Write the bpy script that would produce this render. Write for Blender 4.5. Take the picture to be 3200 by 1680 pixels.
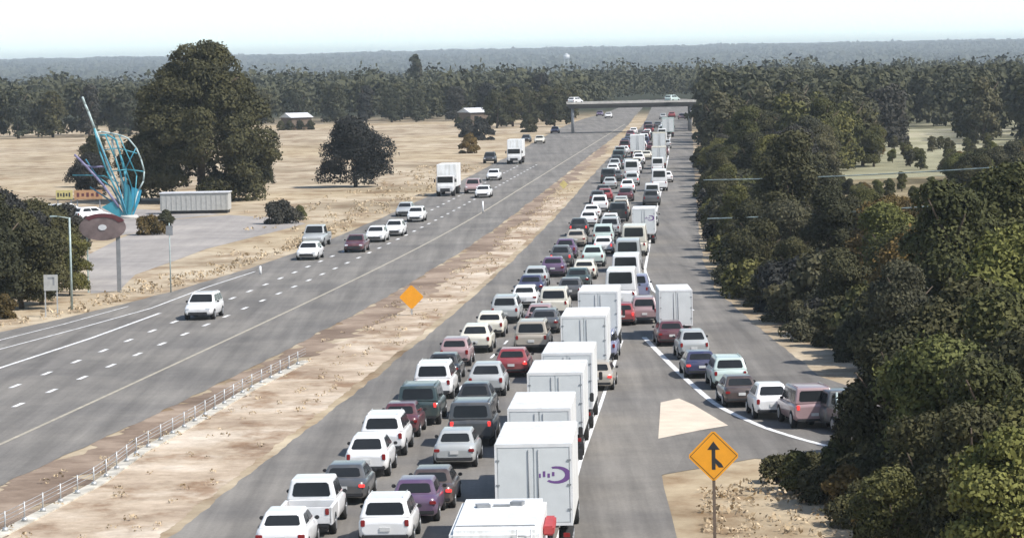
import bpy, bmesh, math, random
import numpy as np
from mathutils import Vector, Matrix
random.seed(7); rng = np.random.default_rng(7)
for o in list(bpy.data.objects): bpy.data.objects.remove(o)
S = bpy.context.scene; C = S.collection

# ------------------------------------------------------------ camera
F = 3400.; H = 17.; CX, CY = 512, 268.5
ROLL = math.atan(0.0197); HC = 53.7
PITCH = math.atan((CY-HC)*math.cos(ROLL)/F)
cam = bpy.data.cameras.new('camera'); co = bpy.data.objects.new('camera', cam); C.objects.link(co)
cam.sensor_width = 36; cam.lens = 36*F/1024; cam.clip_end = 40000; cam.clip_start = 1
fw = Vector((0, math.cos(PITCH), -math.sin(PITCH))); r0 = Vector((1, 0, 0)); u0 = r0.cross(fw)
cr, sr = math.cos(ROLL), math.sin(ROLL)
rt = r0*cr - u0*sr; up = r0*sr + u0*cr      # horizon climbs to the right
M = Matrix((rt, up, -fw)).transposed().to_4x4(); M.translation = (0, 0, H)
co.matrix_world = M; S.camera = co
S.render.resolution_x = 1024; S.render.resolution_y = 537

def ray(dx, dy):
    x = dx/2.515625-CX; y = dy/2.515625-CY
    return fw*F + rt*x - up*y
def at(dx, dy, z=0.):
    d = ray(dx, dy); t = (z-H)/d.z
    return Vector((d.x*t, d.y*t, z))
def atY(dx, dy, Y):
    d = ray(dx, dy); t = Y/d.y
    return Vector((d.x*t, Y, H+d.z*t))

# ------------------------------------------------------------ light
SUN = Vector((0.74, -0.40, 1.0)).normalized()
W = bpy.data.worlds.new('World'); S.world = W; W.use_nodes = True
nt = W.node_tree; bg = nt.nodes['Background']
sky = nt.nodes.new('ShaderNodeTexSky'); sky.sky_type = 'NISHITA'; sky.sun_disc = False
sky.sun_elevation = math.asin(SUN.z); sky.sun_rotation = math.atan2(SUN.x, SUN.y)
sky.air_density = 1.0; sky.dust_density = 1.0; sky.ozone_density = 1.4
tc = nt.nodes.new('ShaderNodeTexCoord'); sp = nt.nodes.new('ShaderNodeSeparateXYZ'); nt.links.new(tc.outputs['Generated'], sp.inputs[0])
mr = nt.nodes.new('ShaderNodeMapRange'); mr.inputs[1].default_value = 0.0; mr.inputs[2].default_value = 0.2; mr.inputs[3].default_value = 1; mr.inputs[4].default_value = 0
nt.links.new(sp.outputs[2], mr.inputs[0])
mx = nt.nodes.new('ShaderNodeMix'); mx.data_type = 'RGBA'; nt.links.new(mr.outputs[0], mx.inputs[0]); nt.links.new(sky.outputs[0], mx.inputs[6]); mx.inputs[7].default_value = (8.0, 9.3, 8.9, 1)
nt.links.new(mx.outputs[2], bg.inputs[0]); bg.inputs[1].default_value = 0.12      # white, washed-out air low over the horizon
sl = bpy.data.lights.new('sun', 'SUN'); sl.energy = 4.7; sl.angle = math.radians(0.5); sl.color = (1, 0.955, 0.9)
so = bpy.data.objects.new('sun', sl); C.objects.link(so)
so.rotation_euler = SUN.to_track_quat('Z', 'Y').to_euler()
S.view_settings.view_transform = 'Standard'; S.view_settings.look = 'None'
S.view_settings.exposure = 0.3; S.view_settings.gamma = 1

# ------------------------------------------------------------ materials
def newmat(name, rough=0.8, spec=0.3):
    m = bpy.data.materials.new(name); m.use_nodes = True
    b = m.node_tree.nodes['Principled BSDF']
    b.inputs['Roughness'].default_value = rough; b.inputs['Specular IOR Level'].default_value = spec
    return m, m.node_tree, b
def col(c): return (c[0], c[1], c[2], 1)
def node(t, k, **kw):
    n = t.nodes.new(k)
    for a, v in kw.items(): setattr(n, a, v)
    return n
def noise(t, scale, detail=6, rough=0.6, vec=None, space='Object'):
    n = node(t, 'ShaderNodeTexNoise'); n.inputs['Scale'].default_value = scale
    n.inputs['Detail'].default_value = detail; n.inputs['Roughness'].default_value = rough
    if vec is None:
        g = t.nodes.get('geo') or node(t, 'ShaderNodeNewGeometry', name='geo'); vec = g.outputs['Position']
    t.links.new(vec, n.inputs['Vector']); return n
def ramp(t, src, stops):
    r = node(t, 'ShaderNodeValToRGB'); e = r.color_ramp.elements
    while len(e) < len(stops): e.new(0.5)
    for i, (p, c) in enumerate(stops): e[i].position = p; e[i].color = col(c)
    t.links.new(src, r.inputs[0]); return r
def mixc(t, fac, a, b, mode='MIX'):
    m = node(t, 'ShaderNodeMix', data_type='RGBA', blend_type=mode)
    for s, v in ((m.inputs[0], fac), (m.inputs[6], a), (m.inputs[7], b)):
        if hasattr(v, 'is_linked') or hasattr(v, 'links'): t.links.new(v, s)
        elif isinstance(v, (int, float)): s.default_value = v
        else: s.default_value = col(v)
    return m.outputs[2]
def stretched(t, sx, sy, sz=1):
    g = t.nodes.get('geo') or node(t, 'ShaderNodeNewGeometry', name='geo')
    mp = node(t, 'ShaderNodeMapping'); mp.inputs['Scale'].default_value = (sx, sy, sz)
    t.links.new(g.outputs['Position'], mp.inputs['Vector']); return mp.outputs[0]
def bump(t, b, src, dist, strength=0.6):
    bn = node(t, 'ShaderNodeBump'); bn.inputs['Distance'].default_value = dist; bn.inputs['Strength'].default_value = strength
    t.links.new(src, bn.inputs['Height']); t.links.new(bn.outputs[0], b.inputs['Normal'])

def simple(name, c, rough=0.6, spec=0.4, metal=0, var=0.12, sc=3.):
    m, t, b = newmat(name, rough, spec); b.inputs['Metallic'].default_value = metal
    n = noise(t, sc)
    d = tuple(x*(1-var) for x in c); l = tuple(min(1, x*(1+var)) for x in c)
    r = ramp(t, n.outputs[0], [(0.3, d), (0.7, l)]); t.links.new(r.outputs[0], b.inputs['Base Color']); return m
def paint(name, c, rough=0.32):
    m, t, b = newmat(name, rough, 0.5); b.inputs['Coat Weight'].default_value = 0.6; b.inputs['Coat Roughness'].default_value = 0.1
    tc = node(t, 'ShaderNodeTexCoord'); n = noise(t, 1.6, vec=tc.outputs['Object'])
    dust = tuple(0.75*x+0.25*y for x, y in zip(c, (0.32, 0.27, 0.21)))
    r = ramp(t, n.outputs[0], [(0.42, c), (0.78, dust)]); t.links.new(r.outputs[0], b.inputs['Base Color']); return m

def groundmat(name, lo, mid, hi, s1=0.05, s2=0.6):
    m, t, b = newmat(name, 0.95, 0.1)
    a = noise(t, s1, 5, 0.6); r = ramp(t, a.outputs[0], [(0.34, lo), (0.5, mid), (0.64, hi)])
    f = noise(t, s2, 8, 0.7); r2 = ramp(t, f.outputs[0], [(0.3, (0.72, 0.7, 0.68)), (0.7, (1.12, 1.12, 1.12))])
    o = mixc(t, 1.0, r.outputs[0], r2.outputs[0], 'MULTIPLY')
    t.links.new(o, b.inputs['Base Color']); bump(t, b, f.outputs[0], 0.15); return m, t, b, o

# dry grass in the open, dark litter and green scrub under the woods: real zones of the ground
mg, t, b, o = groundmat('dry_grass', (0.29, 0.235, 0.16), (0.42, 0.345, 0.245), (0.51, 0.435, 0.32), 0.045, 0.5)
big = noise(t, 0.011, 4); rb = ramp(t, big.outputs[0], [(0.46, (0, 0, 0)), (0.62, (1, 1, 1))])
o = mixc(t, rb.outputs[0], o, mixc(t, 0.5, o, (0.42, 0.33, 0.2)))
fine = noise(t, 1, 6, 0.65, vec=stretched(t, 0.22, 0.13)); rf = ramp(t, fine.outputs[0], [(0.36, (0.66, 0.58, 0.52)), (0.5, (1, 1, 1)), (0.64, (1.16, 1.18, 1.2))])
o = mixc(t, 1.0, o, rf.outputs[0], 'MULTIPLY')
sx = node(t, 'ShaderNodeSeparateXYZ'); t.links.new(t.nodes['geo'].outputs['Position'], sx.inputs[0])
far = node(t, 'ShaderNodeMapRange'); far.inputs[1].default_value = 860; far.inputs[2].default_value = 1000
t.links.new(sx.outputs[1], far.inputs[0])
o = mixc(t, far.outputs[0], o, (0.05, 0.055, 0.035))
t.links.new(o, b.inputs['Base Color']); MG = mg
MDIRT = groundmat('median_dirt', (0.19, 0.14, 0.105), (0.27, 0.205, 0.155), (0.38, 0.3, 0.23), 0.12, 0.8)[0]
MSAND = groundmat('pale_sand', (0.45, 0.35, 0.25), (0.58, 0.46, 0.34), (0.66, 0.56, 0.43), 0.1, 0.9)[0]
MSWALE, t, b, o = groundmat('pale_swale', (0.36, 0.28, 0.205), (0.48, 0.39, 0.29), (0.57, 0.49, 0.39), 0.16, 0.9)
fine = noise(t, 1, 6, 0.65, vec=stretched(t, 0.3, 0.16)); rf = ramp(t, fine.outputs[0], [(0.36, (0.62, 0.52, 0.45)), (0.48, (1, 1, 1)), (0.64, (1.2, 1.22, 1.25))])
t.links.new(mixc(t, 1.0, o, rf.outputs[0], 'MULTIPLY'), b.inputs['Base Color'])
MSCRUB = groundmat('green_scrub', (0.10, 0.085, 0.05), (0.19, 0.16, 0.09), (0.33, 0.27, 0.17), 0.05, 0.4)[0]
def roadmat(name, c, streak=0.26):
    m, t, b = newmat(name, 0.85, 0.25)
    a = noise(t, 1, 5, 0.65, vec=stretched(t, 0.9, 0.028)); n2 = noise(t, 0.10, 6, 0.7); n3 = noise(t, 7., 3)
    r = ramp(t, a.outputs[0], [(0.3, tuple(x*(1-streak) for x in c)), (0.7, tuple(x*(1+streak) for x in c))])
    r2 = ramp(t, n2.outputs[0], [(0.38, (0.8, 0.8, 0.81)), (0.62, (1.13, 1.12, 1.1))])
    r3 = ramp(t, n3.outputs[0], [(0.3, (0.9, 0.9, 0.9)), (0.7, (1.1, 1.1, 1.1))])
    o = mixc(t, 1., r.outputs[0], r2.outputs[0], 'MULTIPLY'); o = mixc(t, 1., o, r3.outputs[0], 'MULTIPLY')
    t.links.new(o, b.inputs['Base Color']); bump(t, b, n3.outputs[0], 0.01); return m
MASP = roadmat('asphalt', (0.188, 0.176, 0.158)); MASPN = roadmat('asphalt_ramp', (0.168, 0.157, 0.141), 0.25)
MFRONT = roadmat('asphalt_frontage', (0.33, 0.305, 0.28), 0.1)
MLINE = simple('road_paint_white', (0.72, 0.72, 0.7), 0.7, var=0.3, sc=1.2); MYEL = simple('road_paint_cream', (0.4, 0.36, 0.28), 0.7, var=0.25, sc=1.2)
MCONC = simple('concrete', (0.5, 0.48, 0.44), 0.85, var=0.2, sc=1.)
MWHT = paint('paint_white', (0.8, 0.8, 0.79)); 
PAL = dict(white=MWHT, silver=paint('paint_silver', (0.40, 0.42, 0.42), 0.28), grey=paint('paint_grey', (0.075, 0.08, 0.085)),
  black=paint('paint_black', (0.025, 0.028, 0.03)), red=paint('paint_red', (0.27, 0.04, 0.045)), maroon=paint('paint_maroon', (0.10, 0.03, 0.04)),
  purple=paint('paint_purple', (0.11, 0.065, 0.13)), beige=paint('paint_beige', (0.40, 0.36, 0.30)), teal=paint('paint_teal', (0.035, 0.06, 0.06)),
  cream=paint('paint_cream', (0.68, 0.65, 0.55)), rose=paint('paint_rose', (0.34, 0.23, 0.235)), blue=paint('paint_blue', (0.25, 0.27, 0.38)),
  brown=paint('paint_brown', (0.075, 0.055, 0.05)), mint=paint('paint_mint', (0.5, 0.6, 0.56)), navy=paint('paint_navy', (0.04, 0.045, 0.1)))
MGLASS, t, b = newmat('car_glass', 0.12, 0.22); n = noise(t, 1.); t.links.new(ramp(t, n.outputs[0], [(0, (0.012, 0.014, 0.016)), (1, (0.03, 0.033, 0.035))]).outputs[0], b.inputs['Base Color'])
MTYRE = simple('tyre_rubber', (0.022, 0.022, 0.022), 0.9); MRIM = simple('wheel_rim', (0.42, 0.43, 0.44), 0.35, metal=0.7)
MBLK = simple('black_trim', (0.03, 0.03, 0.032), 0.7); MPLATE = simple('licence_plate', (0.6, 0.6, 0.58), 0.5)
MTAIL, t, b = newmat('tail_lamp', 0.25, 0.5); n = noise(t, 8.)
t.links.new(ramp(t, n.outputs[0], [(0.2, (0.16, 0.01, 0.012)), (0.8, (0.3, 0.02, 0.02))]).outputs[0], b.inputs['Base Color'])
b.inputs['Emission Color'].default_value = (1, 0.05, 0.04, 1); b.inputs['Emission Strength'].default_value = 0.02
MBRK, t, b = newmat('lit_brake_lamp', 0.25, 0.5); n = noise(t, 8.)
t.links.new(ramp(t, n.outputs[0], [(0.2, (0.5, 0.02, 0.02)), (0.8, (0.6, 0.05, 0.05))]).outputs[0], b.inputs['Base Color'])
b.inputs['Emission Color'].default_value = (1, 0.07, 0.06, 1); b.inputs['Emission Strength'].default_value = 0.7
MHEAD = simple('head_lamp', (0.75, 0.76, 0.78), 0.15); MORANGE = simple('sign_orange', (0.86, 0.36, 0.02), 0.5, var=0.06)
MBOX = simple('truck_box_white', (0.8, 0.81, 0.8), 0.45, var=0.04, sc=0.8); t = MBOX.node_tree; b = t.nodes['Principled BSDF']; old = b.inputs['Base Color'].links[0].from_socket
st_ = noise(t, 1, 5, .7, vec=stretched(t, 2.2, 1.2, .35)); t.links.new(mixc(t, 1., old, ramp(t, st_.outputs[0], [(.4, (.8, .79, .76)), (.56, (1, 1, 1))]).outputs[0], 'MULTIPLY'), b.inputs['Base Color'])
MDOOR = simple('truck_door_white', (0.66, 0.68, 0.67), 0.5, var=0.06, sc=1.5)
MGREY = simple('grey_metal', (0.24, 0.25, 0.26), 0.5, var=0.15); MGALV = simple('galvanised_steel', (0.48, 0.49, 0.49), 0.45, metal=0.4, var=0.15)
MPURP = simple('purple_print', (0.17, 0.08, 0.25), 0.5)
MWOOD = simple('weathered_wood', (0.16, 0.12, 0.09), 0.9, var=0.25); MBARK = simple('bark', (0.10, 0.075, 0.055), 0.95, var=0.3)
MTEAL = simple('teal_steel', (0.05, 0.27, 0.34), 0.45); MPALE = simple('pale_steel', (0.36, 0.44, 0.43), 0.55, var=.25); MVIO = simple('violet_steel', (0.2, 0.19, 0.31), 0.5)
MORG = simple('orange_board', (0.45, 0.25, 0.13), 0.7); MYB = simple('yellow_board', (0.55, 0.47, 0.2), 0.7); MRED = simple('dark_red_board', (0.12, 0.035, 0.04), 0.6)
MPINK = simple('faded_red_board', (0.17, 0.13, 0.125), 0.7, var=.35, sc=1.2); MWALL = simple('pale_wall', (0.42, 0.42, 0.40), 0.8); MROOF = simple('white_metal_roof', (0.62, 0.63, 0.64), 0.5)

def leafmat(name, lo, hi):
    m, t, b = newmat(name, 0.75, 0.15)
    oi = node(t, 'ShaderNodeObjectInfo'); n = noise(t, 0.55, 4); n2 = noise(t, 4., 3)
    r = ramp(t, n.outputs[0], [(0.3, lo), (0.72, hi)])
    r2 = ramp(t, n2.outputs[0], [(0.3, (0.65, 0.65, 0.65)), (0.7, (1.3, 1.28, 1.2))])
    o = mixc(t, 1., r.outputs[0], r2.outputs[0], 'MULTIPLY')
    r3 = ramp(t, oi.outputs['Random'], [(0, (0.72, 0.74, 0.76)), (0.5, (1, 0.97, 0.93)), (1, (1.35, 1.25, 1.08))])
    o = mixc(t, 1., o, r3.outputs[0], 'MULTIPLY'); t.links.new(o, b.inputs['Base Color'])
    return m
LEAF = dict(dark=leafmat('leaf_dark', (0.030, 0.032, 0.017), (0.078, 0.078, 0.040)),
  oak=leafmat('leaf_oak', (0.024, 0.026, 0.026), (0.055, 0.055, 0.05)),
  grey=leafmat('leaf_grey', (0.04, 0.042, 0.028), (0.11, 0.108, 0.066)),
  olive=leafmat('leaf_olive', (0.036, 0.042, 0.015), (0.13, 0.13, 0.05)),
  lime=leafmat('leaf_lime', (0.045, 0.055, 0.016), (0.165, 0.175, 0.06)),
  rust=leafmat('leaf_rust', (0.055, 0.045, 0.02), (0.17, 0.12, 0.045)),
  far=leafmat('leaf_far', (0.030, 0.036, 0.024), (0.075, 0.08, 0.052)))

# ------------------------------------------------------------ mesh helpers
class MB:
    def __init__(s): s.v = []; s.f = []; s.m = []; s.sm = []
    def quad(s, pts, mi=0, smooth=False):
        i = len(s.v); s.v += [tuple(p) for p in pts]; s.f.append(tuple(range(i, i+len(pts)))); s.m.append(mi); s.sm.append(smooth)
    def box(s, c, d, mi=0, rz=0, bev=0.0):
        bm = bmesh.new(); bmesh.ops.create_cube(bm, size=1)
        for v in bm.verts: v.co = Vector((v.co.x*d[0], v.co.y*d[1], v.co.z*d[2]))
        if bev: bmesh.ops.bevel(bm, geom=bm.edges[:], offset=bev, segments=2, affect='EDGES')
        R = Matrix.Rotation(rz, 3, 'Z'); s.addbm(bm, lambda p: R@p+Vector(c), mi)
    def addbm(s, bm, fn=lambda p: p, mi=0, smooth=False):
        bm.verts.ensure_lookup_table(); i = len(s.v)
        bm.verts.index_update(); s.v += [tuple(fn(v.co)) for v in bm.verts]
        for f in bm.faces: s.f.append(tuple(i+v.index for v in f.verts)); s.m.append(mi); s.sm.append(smooth)
        bm.free()
    def cyl(s, p0, p1, r0, r1=None, n=8, mi=0, caps=True):
        r1 = r0 if r1 is None else r1; p0 = Vector(p0); p1 = Vector(p1); d = (p1-p0).normalized()
        a = d.orthogonal().normalized(); b2 = d.cross(a); i = len(s.v)
        for p, r in ((p0, r0), (p1, r1)):
            for k in range(n): q = 2*math.pi*k/n; s.v.append(tuple(p+(a*math.cos(q)+b2*math.sin(q))*r))
        for k in range(n): s.f.append((i+k, i+(k+1) % n, i+n+(k+1) % n, i+n+k)); s.m.append(mi); s.sm.append(True)
        if caps:
            s.f.append(tuple(range(i+n-1, i-1, -1))); s.m.append(mi); s.sm.append(False)
            s.f.append(tuple(range(i+n, i+2*n))); s.m.append(mi); s.sm.append(False)
    def tube(s, pts, r, n=8, mi=0):
        for a, b2 in zip(pts[:-1], pts[1:]): s.cyl(a, b2, r, r, n, mi)
    def loft(s, rings, mi=0, smooth=True):
        i = len(s.v); n = len(rings[0])
        for r in rings: s.v += [tuple(p) for p in r]
        for j in range(len(rings)-1):
            for k in range(n): s.f.append((i+j*n+k, i+j*n+(k+1) % n, i+(j+1)*n+(k+1) % n, i+(j+1)*n+k)); s.m.append(mi); s.sm.append(smooth)
        s.f.append(tuple(range(i+n-1, i-1, -1))); s.m.append(mi); s.sm.append(False)
        e = i+(len(rings)-1)*n; s.f.append(tuple(range(e, e+n))); s.m.append(mi); s.sm.append(False)
    def mesh(s, name, mats):
        me = bpy.data.meshes.new(name); me.from_pydata(s.v, [], s.f); me.update()
        for m in (mats if isinstance(mats, (list, tuple)) else [mats]): me.materials.append(m)
        me.polygons.foreach_set('material_index', s.m); me.polygons.foreach_set('use_smooth', s.sm)
        bm = bmesh.new(); bm.from_mesh(me); bmesh.ops.recalc_face_normals(bm, faces=bm.faces); bm.to_mesh(me); bm.free()
        return me
    def build(s, name, mats, parent=None, link=True):
        o = bpy.data.objects.new(name, s.mesh(name, mats)); o.parent = parent
        if link: C.objects.link(o)
        return o
def tag(o, label=None, cat=None, group=None, kind=None):
    for k, v in (('label', label), ('category', cat), ('group', group), ('kind', kind)):
        if v: o[k] = v
    return o
def empty(name, loc=(0, 0, 0), rz=0, link=True):
    o = bpy.data.objects.new(name, None); o.location = loc; o.rotation_euler = (0, 0, rz); o.empty_display_size = 0.3
    if link: C.objects.link(o)
    return o
def sheet(name, pts, mat, z=0.02, kind='structure'):
    bm = bmesh.new(); vs = [bm.verts.new((p[0], p[1], z)) for p in pts]; f = bm.faces.new(vs)
    if f.normal.z < 0: f.normal_flip()
    bmesh.ops.triangulate(bm, faces=bm.faces[:])
    me = bpy.data.meshes.new(name); bm.to_mesh(me); bm.free(); me.materials.append(mat)
    o = bpy.data.objects.new(name, me); C.objects.link(o); o['kind'] = kind; return o
def interp(pts, Y):
    ys = [p[1] for p in pts]; xs = [p[0] for p in pts]; return float(np.interp(Y, ys, xs))
def world_line(dpts, smooth=True):
    p = sorted([(at(*q).x, at(*q).y) for q in dpts], key=lambda a: a[1])
    if not smooth or len(p) < 4: return p
    # smooth hand-read points with a low-order fit of x(y) blended with the data
    ys = np.array([a[1] for a in p]); xs = np.array([a[0] for a in p]); u = np.sqrt(ys)
    deg = min(5, len(p)-2); cf = np.polyfit(u, xs, deg); Y = np.linspace(ys[0], ys[-1], 60)
    return list(zip(np.polyval(cf, np.sqrt(Y)), Y))
def ribbon(name, left, right, mat, z, Y0, Y1, n=500, jit=.07):
    mb = MB(); g_ = np.random.default_rng(len(name)); J = g_.normal(size=(n, 2))*jit; J = (J+np.roll(J, 1, 0)+np.roll(J, 2, 0))/2; Ys = np.geomspace(Y0, Y1, n); idx = 0; prev = None
    for qi, Y in enumerate(Ys):
        a, b2 = interp(left, Y)+J[qi, 0], interp(right, Y)+J[qi, 1]*(0 if name.startswith('outb') and Y < 180 else 1)
        cur = ((a, Y, z), (b2, Y, z))
        if prev: mb.quad([prev[0], prev[1], cur[1], cur[0]])
        prev = cur
    o = mb.build(name, mat); o['kind'] = 'structure'; return o
def stripe(name, line, w, mat, z, Y0, Y1, dash=None, off=0., n=160):
    mb = MB()
    segs = [(Y0, Y1)] if not dash else [(y, y+dash[0]) for y in np.arange(Y0, Y1, dash[1])]
    for s0, s1 in segs:
        Ys = np.linspace(s0, s1, n if not dash else 2)
        for a, b2 in zip(Ys[:-1], Ys[1:]):
            xa, xb = interp(line, a)+off, interp(line, b2)+off
            mb.quad([(xa-w/2, a, z), (xa+w/2, a, z), (xb+w/2, b2, z), (xb-w/2, b2, z)])
    o = mb.build(name, mat); o['kind'] = 'structure'; return o

# ------------------------------------------------------------ ground
HP = [(0, 0), (1500, 0), (2100, -14), (2900, -33), (4300, -26), (5600, -18), (7600, -3), (9600, 10), (11500, 20), (13000, 21)]
def hill(x, y):
    z = float(np.interp(y, [p[0] for p in HP], [p[1] for p in HP]))
    if y > 3000: z += (1.8*math.sin(x/610+y/1700.)+1.1*math.sin(x/233+1+y/600.)+.5*math.sin(x/90.))*min(1, (y-3000)/4000)
    return z
mb = MB()
Ys = [-300, 0]+list(np.geomspace(60, 13000, 90))+[16000, 30000]
def gv(i, u): y = Ys[i]; x = u*(400+0.5*max(0, y)); return (x, y, hill(x, y) if y < 13001 else -40)
for i in range(len(Ys)-1):
    for j in range(24):
        a, c = -1+j/12, -1+(j+1)/12
        mb.quad([gv(i, a), gv(i, c), gv(i+1, c), gv(i+1, a)], smooth=True)
g = mb.build('ground', MG); g['kind'] = 'structure'

OUT = [(-40, 175), (-35.5, 200)]+world_line([(0,835),(150,800),(430,735),(640,672),(740,640),(850,590),(950,545),(1020,515),(1100,490),(1200,440),(1240,410),(1320,370),(1390,330),(1440,310),(1520,285)])
INN = world_line([(0,1206),(259,1113),(405,1048),(543,967),(648,910),(805,829),(1000,730),(1100,670),(1250,570),(1340,510),(1440,420),(1540,350),(1590,300)])
LPV = world_line([(425,1352),(563,1255),(713,1110),(863,1010),(960,930),(1085,843),(1160,780),(1250,690),(1330,610),(1400,540),(1465,470),(1530,400),(1585,345),(1625,300)])
RPV = world_line([(2060,945),(1980,880),(1880,800),(1800,730),(1768,650),(1757,560),(1748,450),(1742,330),(1738,290)], False)
def ext(l, y0, s0, y1, s1):
    a, b2 = l[0], l[-1]; return [(a[0]-(a[1]-y0)*s0, y0)]+list(l)+[(b2[0]+(y1-b2[1])*s1, y1)]
OUT = ext(OUT, 80, 0.16, 1200, 0.075); INN = ext(INN, 80, 0.115, 1200, 0.055)
LPV = ext(LPV, 60, 0.07, 1200, 0.05); RPVX = ext(RPV, 175, 0, 1200, 0.05)
ribbon('oncoming_carriageway', OUT, INN, MASP, 0.02, 100, 1200)
RB = [(5.3, 60), (5.6, 100)]+[(at(*q).x, at(*q).y) for q in ((1703,1352),(1688,1290),(1670,1225),(1665,1192))]          # right edge of the empty paved strip
ribbon('outbound_carriageway', LPV, RB+[(RB[-1][0]+.6, RB[-1][1]+1), (7.9, 150), (8.6, 175.9)]+RPVX[1:], MASP, 0.02, 60, 1200)
E = at
rp = [E(1655,1195),E(1900,1152),E(2085,1168),(13.5,137,0),(24,128,0),(40,118,0),(46,126,0),(30,140,0),(21.5,152,0),(18.2,163,0),E(2062,946),(15.5,186,0),(15.1,205,0),(8.4,205,0),(8.0,170,0),(7.8,150,0)]
sheet('ramp_pavement', rp, MASPN, 0.016)
sheet('gore_concrete', [E(1656,1103),E(1662,1012),E(1708,1002),E(1745,1018),E(1832,1070),E(1760,1082)], simple('pale_gore_concrete', (.62, .53, .42), .85, var=.14, sc=.8), 0.030)
stripe('edge_line_right', world_line([(1400,1370),(1430,1270),(1460,1160),(1510,1020),(1565,855)], False), 0.17, MLINE, 0.03, 110, 200)
RL2 = [at(1620,848),at(1700,930),at(1800,1020),at(1920,1075),at(2010,1103),at(2120,1132)]
mb = MB()
def off2(p, q, w): d = (q-p); nrm = Vector((-d.y, d.x, 0)).normalized()*w/2; return nrm
pr = None
fin = []
for i in range(len(RL2)-1):
    for k in range(8): fin.append(RL2[i].lerp(RL2[i+1], k/8))
for _ in range(6): fin = [fin[0]]+[(fin[i-1]+fin[i]*2+fin[i+1])/4 for i in range(1, len(fin)-1)]+[fin[-1]]
for i in range(len(fin)-1):
    p, q = fin[i], fin[i+1]; nn = off2(p, q, 0.3)
    mb.quad([(p.x-nn.x, p.y-nn.y, .032), (p.x+nn.x, p.y+nn.y, .032), (q.x+nn.x, q.y+nn.y, .032), (q.x-nn.x, q.y-nn.y, .032)])
o = mb.build('ramp_edge_line', MLINE); o['kind'] = 'structure'
RL3 = world_line([(1690,300),(1680,400),(1665,470),(1640,580),(1622,680),(1645,735),(1740,775)], False)
stripe('shoulder_line_right', RL3, 0.2, MLINE, 0.03, 222, 850)
YL = world_line([(0,1118),(200,1025),(530,875),(770,760),(1000,650),(1150,570),(1300,480)])
YL = ext(YL, 100, 0.11, 900, 0.07)
stripe('median_line_left', YL, 0.2, MYEL, 0.03, 130, 800)
WL = ext(world_line([(0,925),(230,850),(400,788)], False), 150, 0.145, 240, 0.125)
stripe('edge_line_left', WL, 0.24, MLINE, 0.03, 160, 229)
stripe('ramp_line_left', [(-35, 185), (at(0,878).x, at(0,878).y), (at(200,825).x, at(200,825).y), (at(380,775).x, at(380,775).y), (at(520,722).x, at(520,722).y), (at(650,680).x, at(650,680).y)], 0.15, MLINE, 0.03, 190, 272)
stripe('shoulder_line_left', [(at(0,855).x, at(0,855).y), (at(160,815).x, at(160,815).y), (at(330,768).x, at(330,768).y)], 0.13, MLINE, 0.03, 206, 236)
DA = world_line([(12,1032),(95,999),(174,965),(245,937),(310,911),(371,884),(421,862)], False); DA = ext([DA[0], DA[-1]], 130, 0.112, 430, 0.095)
stripe('lane_dashes_inner', YL, 0.26, MLINE, 0.03, 133, 520, (2.0, 7.0), -3.55)
stripe('lane_dashes_outer', YL, 0.26, MLINE, 0.03, 136, 520, (2.0, 7.0), -6.2)
LC = [( -9.2+1.7, 118), (-2.35+1.6, 195), (4.6+1.4, 282), (9.4+1.4, 362), (13.6+1.4, 440), (20, 560)]
stripe('lane_dashes_queue', [(x-0.1, y) for x, y in LC], 0.14, MLINE, 0.03, 100, 540, (2.5, 9.0))

# median: brown dirt bank, pale swale
BAR = world_line([(-60,1375),(30,1330),(250,1215),(350,1140),(480,1068),(620,985),(770,908)], False)
BARX = ext(BAR, 90, 0.13, 900, 0.062)
BK = [(x-0.4, y) for x, y in BARX if y < 190]+[(interp(INN, y)*.55+interp(LPV, y)*.45, y) for y in (230, 300, 400, 500, 620)]
ribbon('median_bank', INN, BK, MDIRT, 0.012, 90, 620, jit=.5)
ribbon('median_swale', BK, [(interp(LPV, y)-0.5, y) for y in (90, 130, 170, 210, 260, 320, 400)], MSWALE, 0.008, 90, 400)
# frontage road and yard on the left
sheet('frontage_road', [E(228,738),E(222,640),E(300,600),E(330,588),E(430,552),E(575,540),E(715,548),E(770,562),E(660,590),E(520,625),E(440,655),E(340,690),E(300,730)], MFRONT, 0.014)
sheet('parking_yard', [E(90,585),E(60,545),E(250,520),E(400,528),E(560,538),E(430,551),E(330,587),E(240,600)], MFRONT, 0.010)
sheet('scrub_floor', [(25,150,0),(20.5,180,0),(19.5,205,0),(19,250,0),(22.5,340,0),(30,430,0),(60,445,0),(90,445,0),(95,430,0),(150,430,0),(150,100,0),(40,112,0),(42,120,0),(30,142,0)], MSCRUB, 0.008)

sheet('clearing_grass', [(32,432,0),(38,600,0),(48,800,0),(60,860,0),(260,860,0),(260,432,0)], groundmat('clearing_pale_grass', (.22,.21,.13), (.33,.32,.21), (.46,.43,.31), .03, .3)[0], 0.006)
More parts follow.
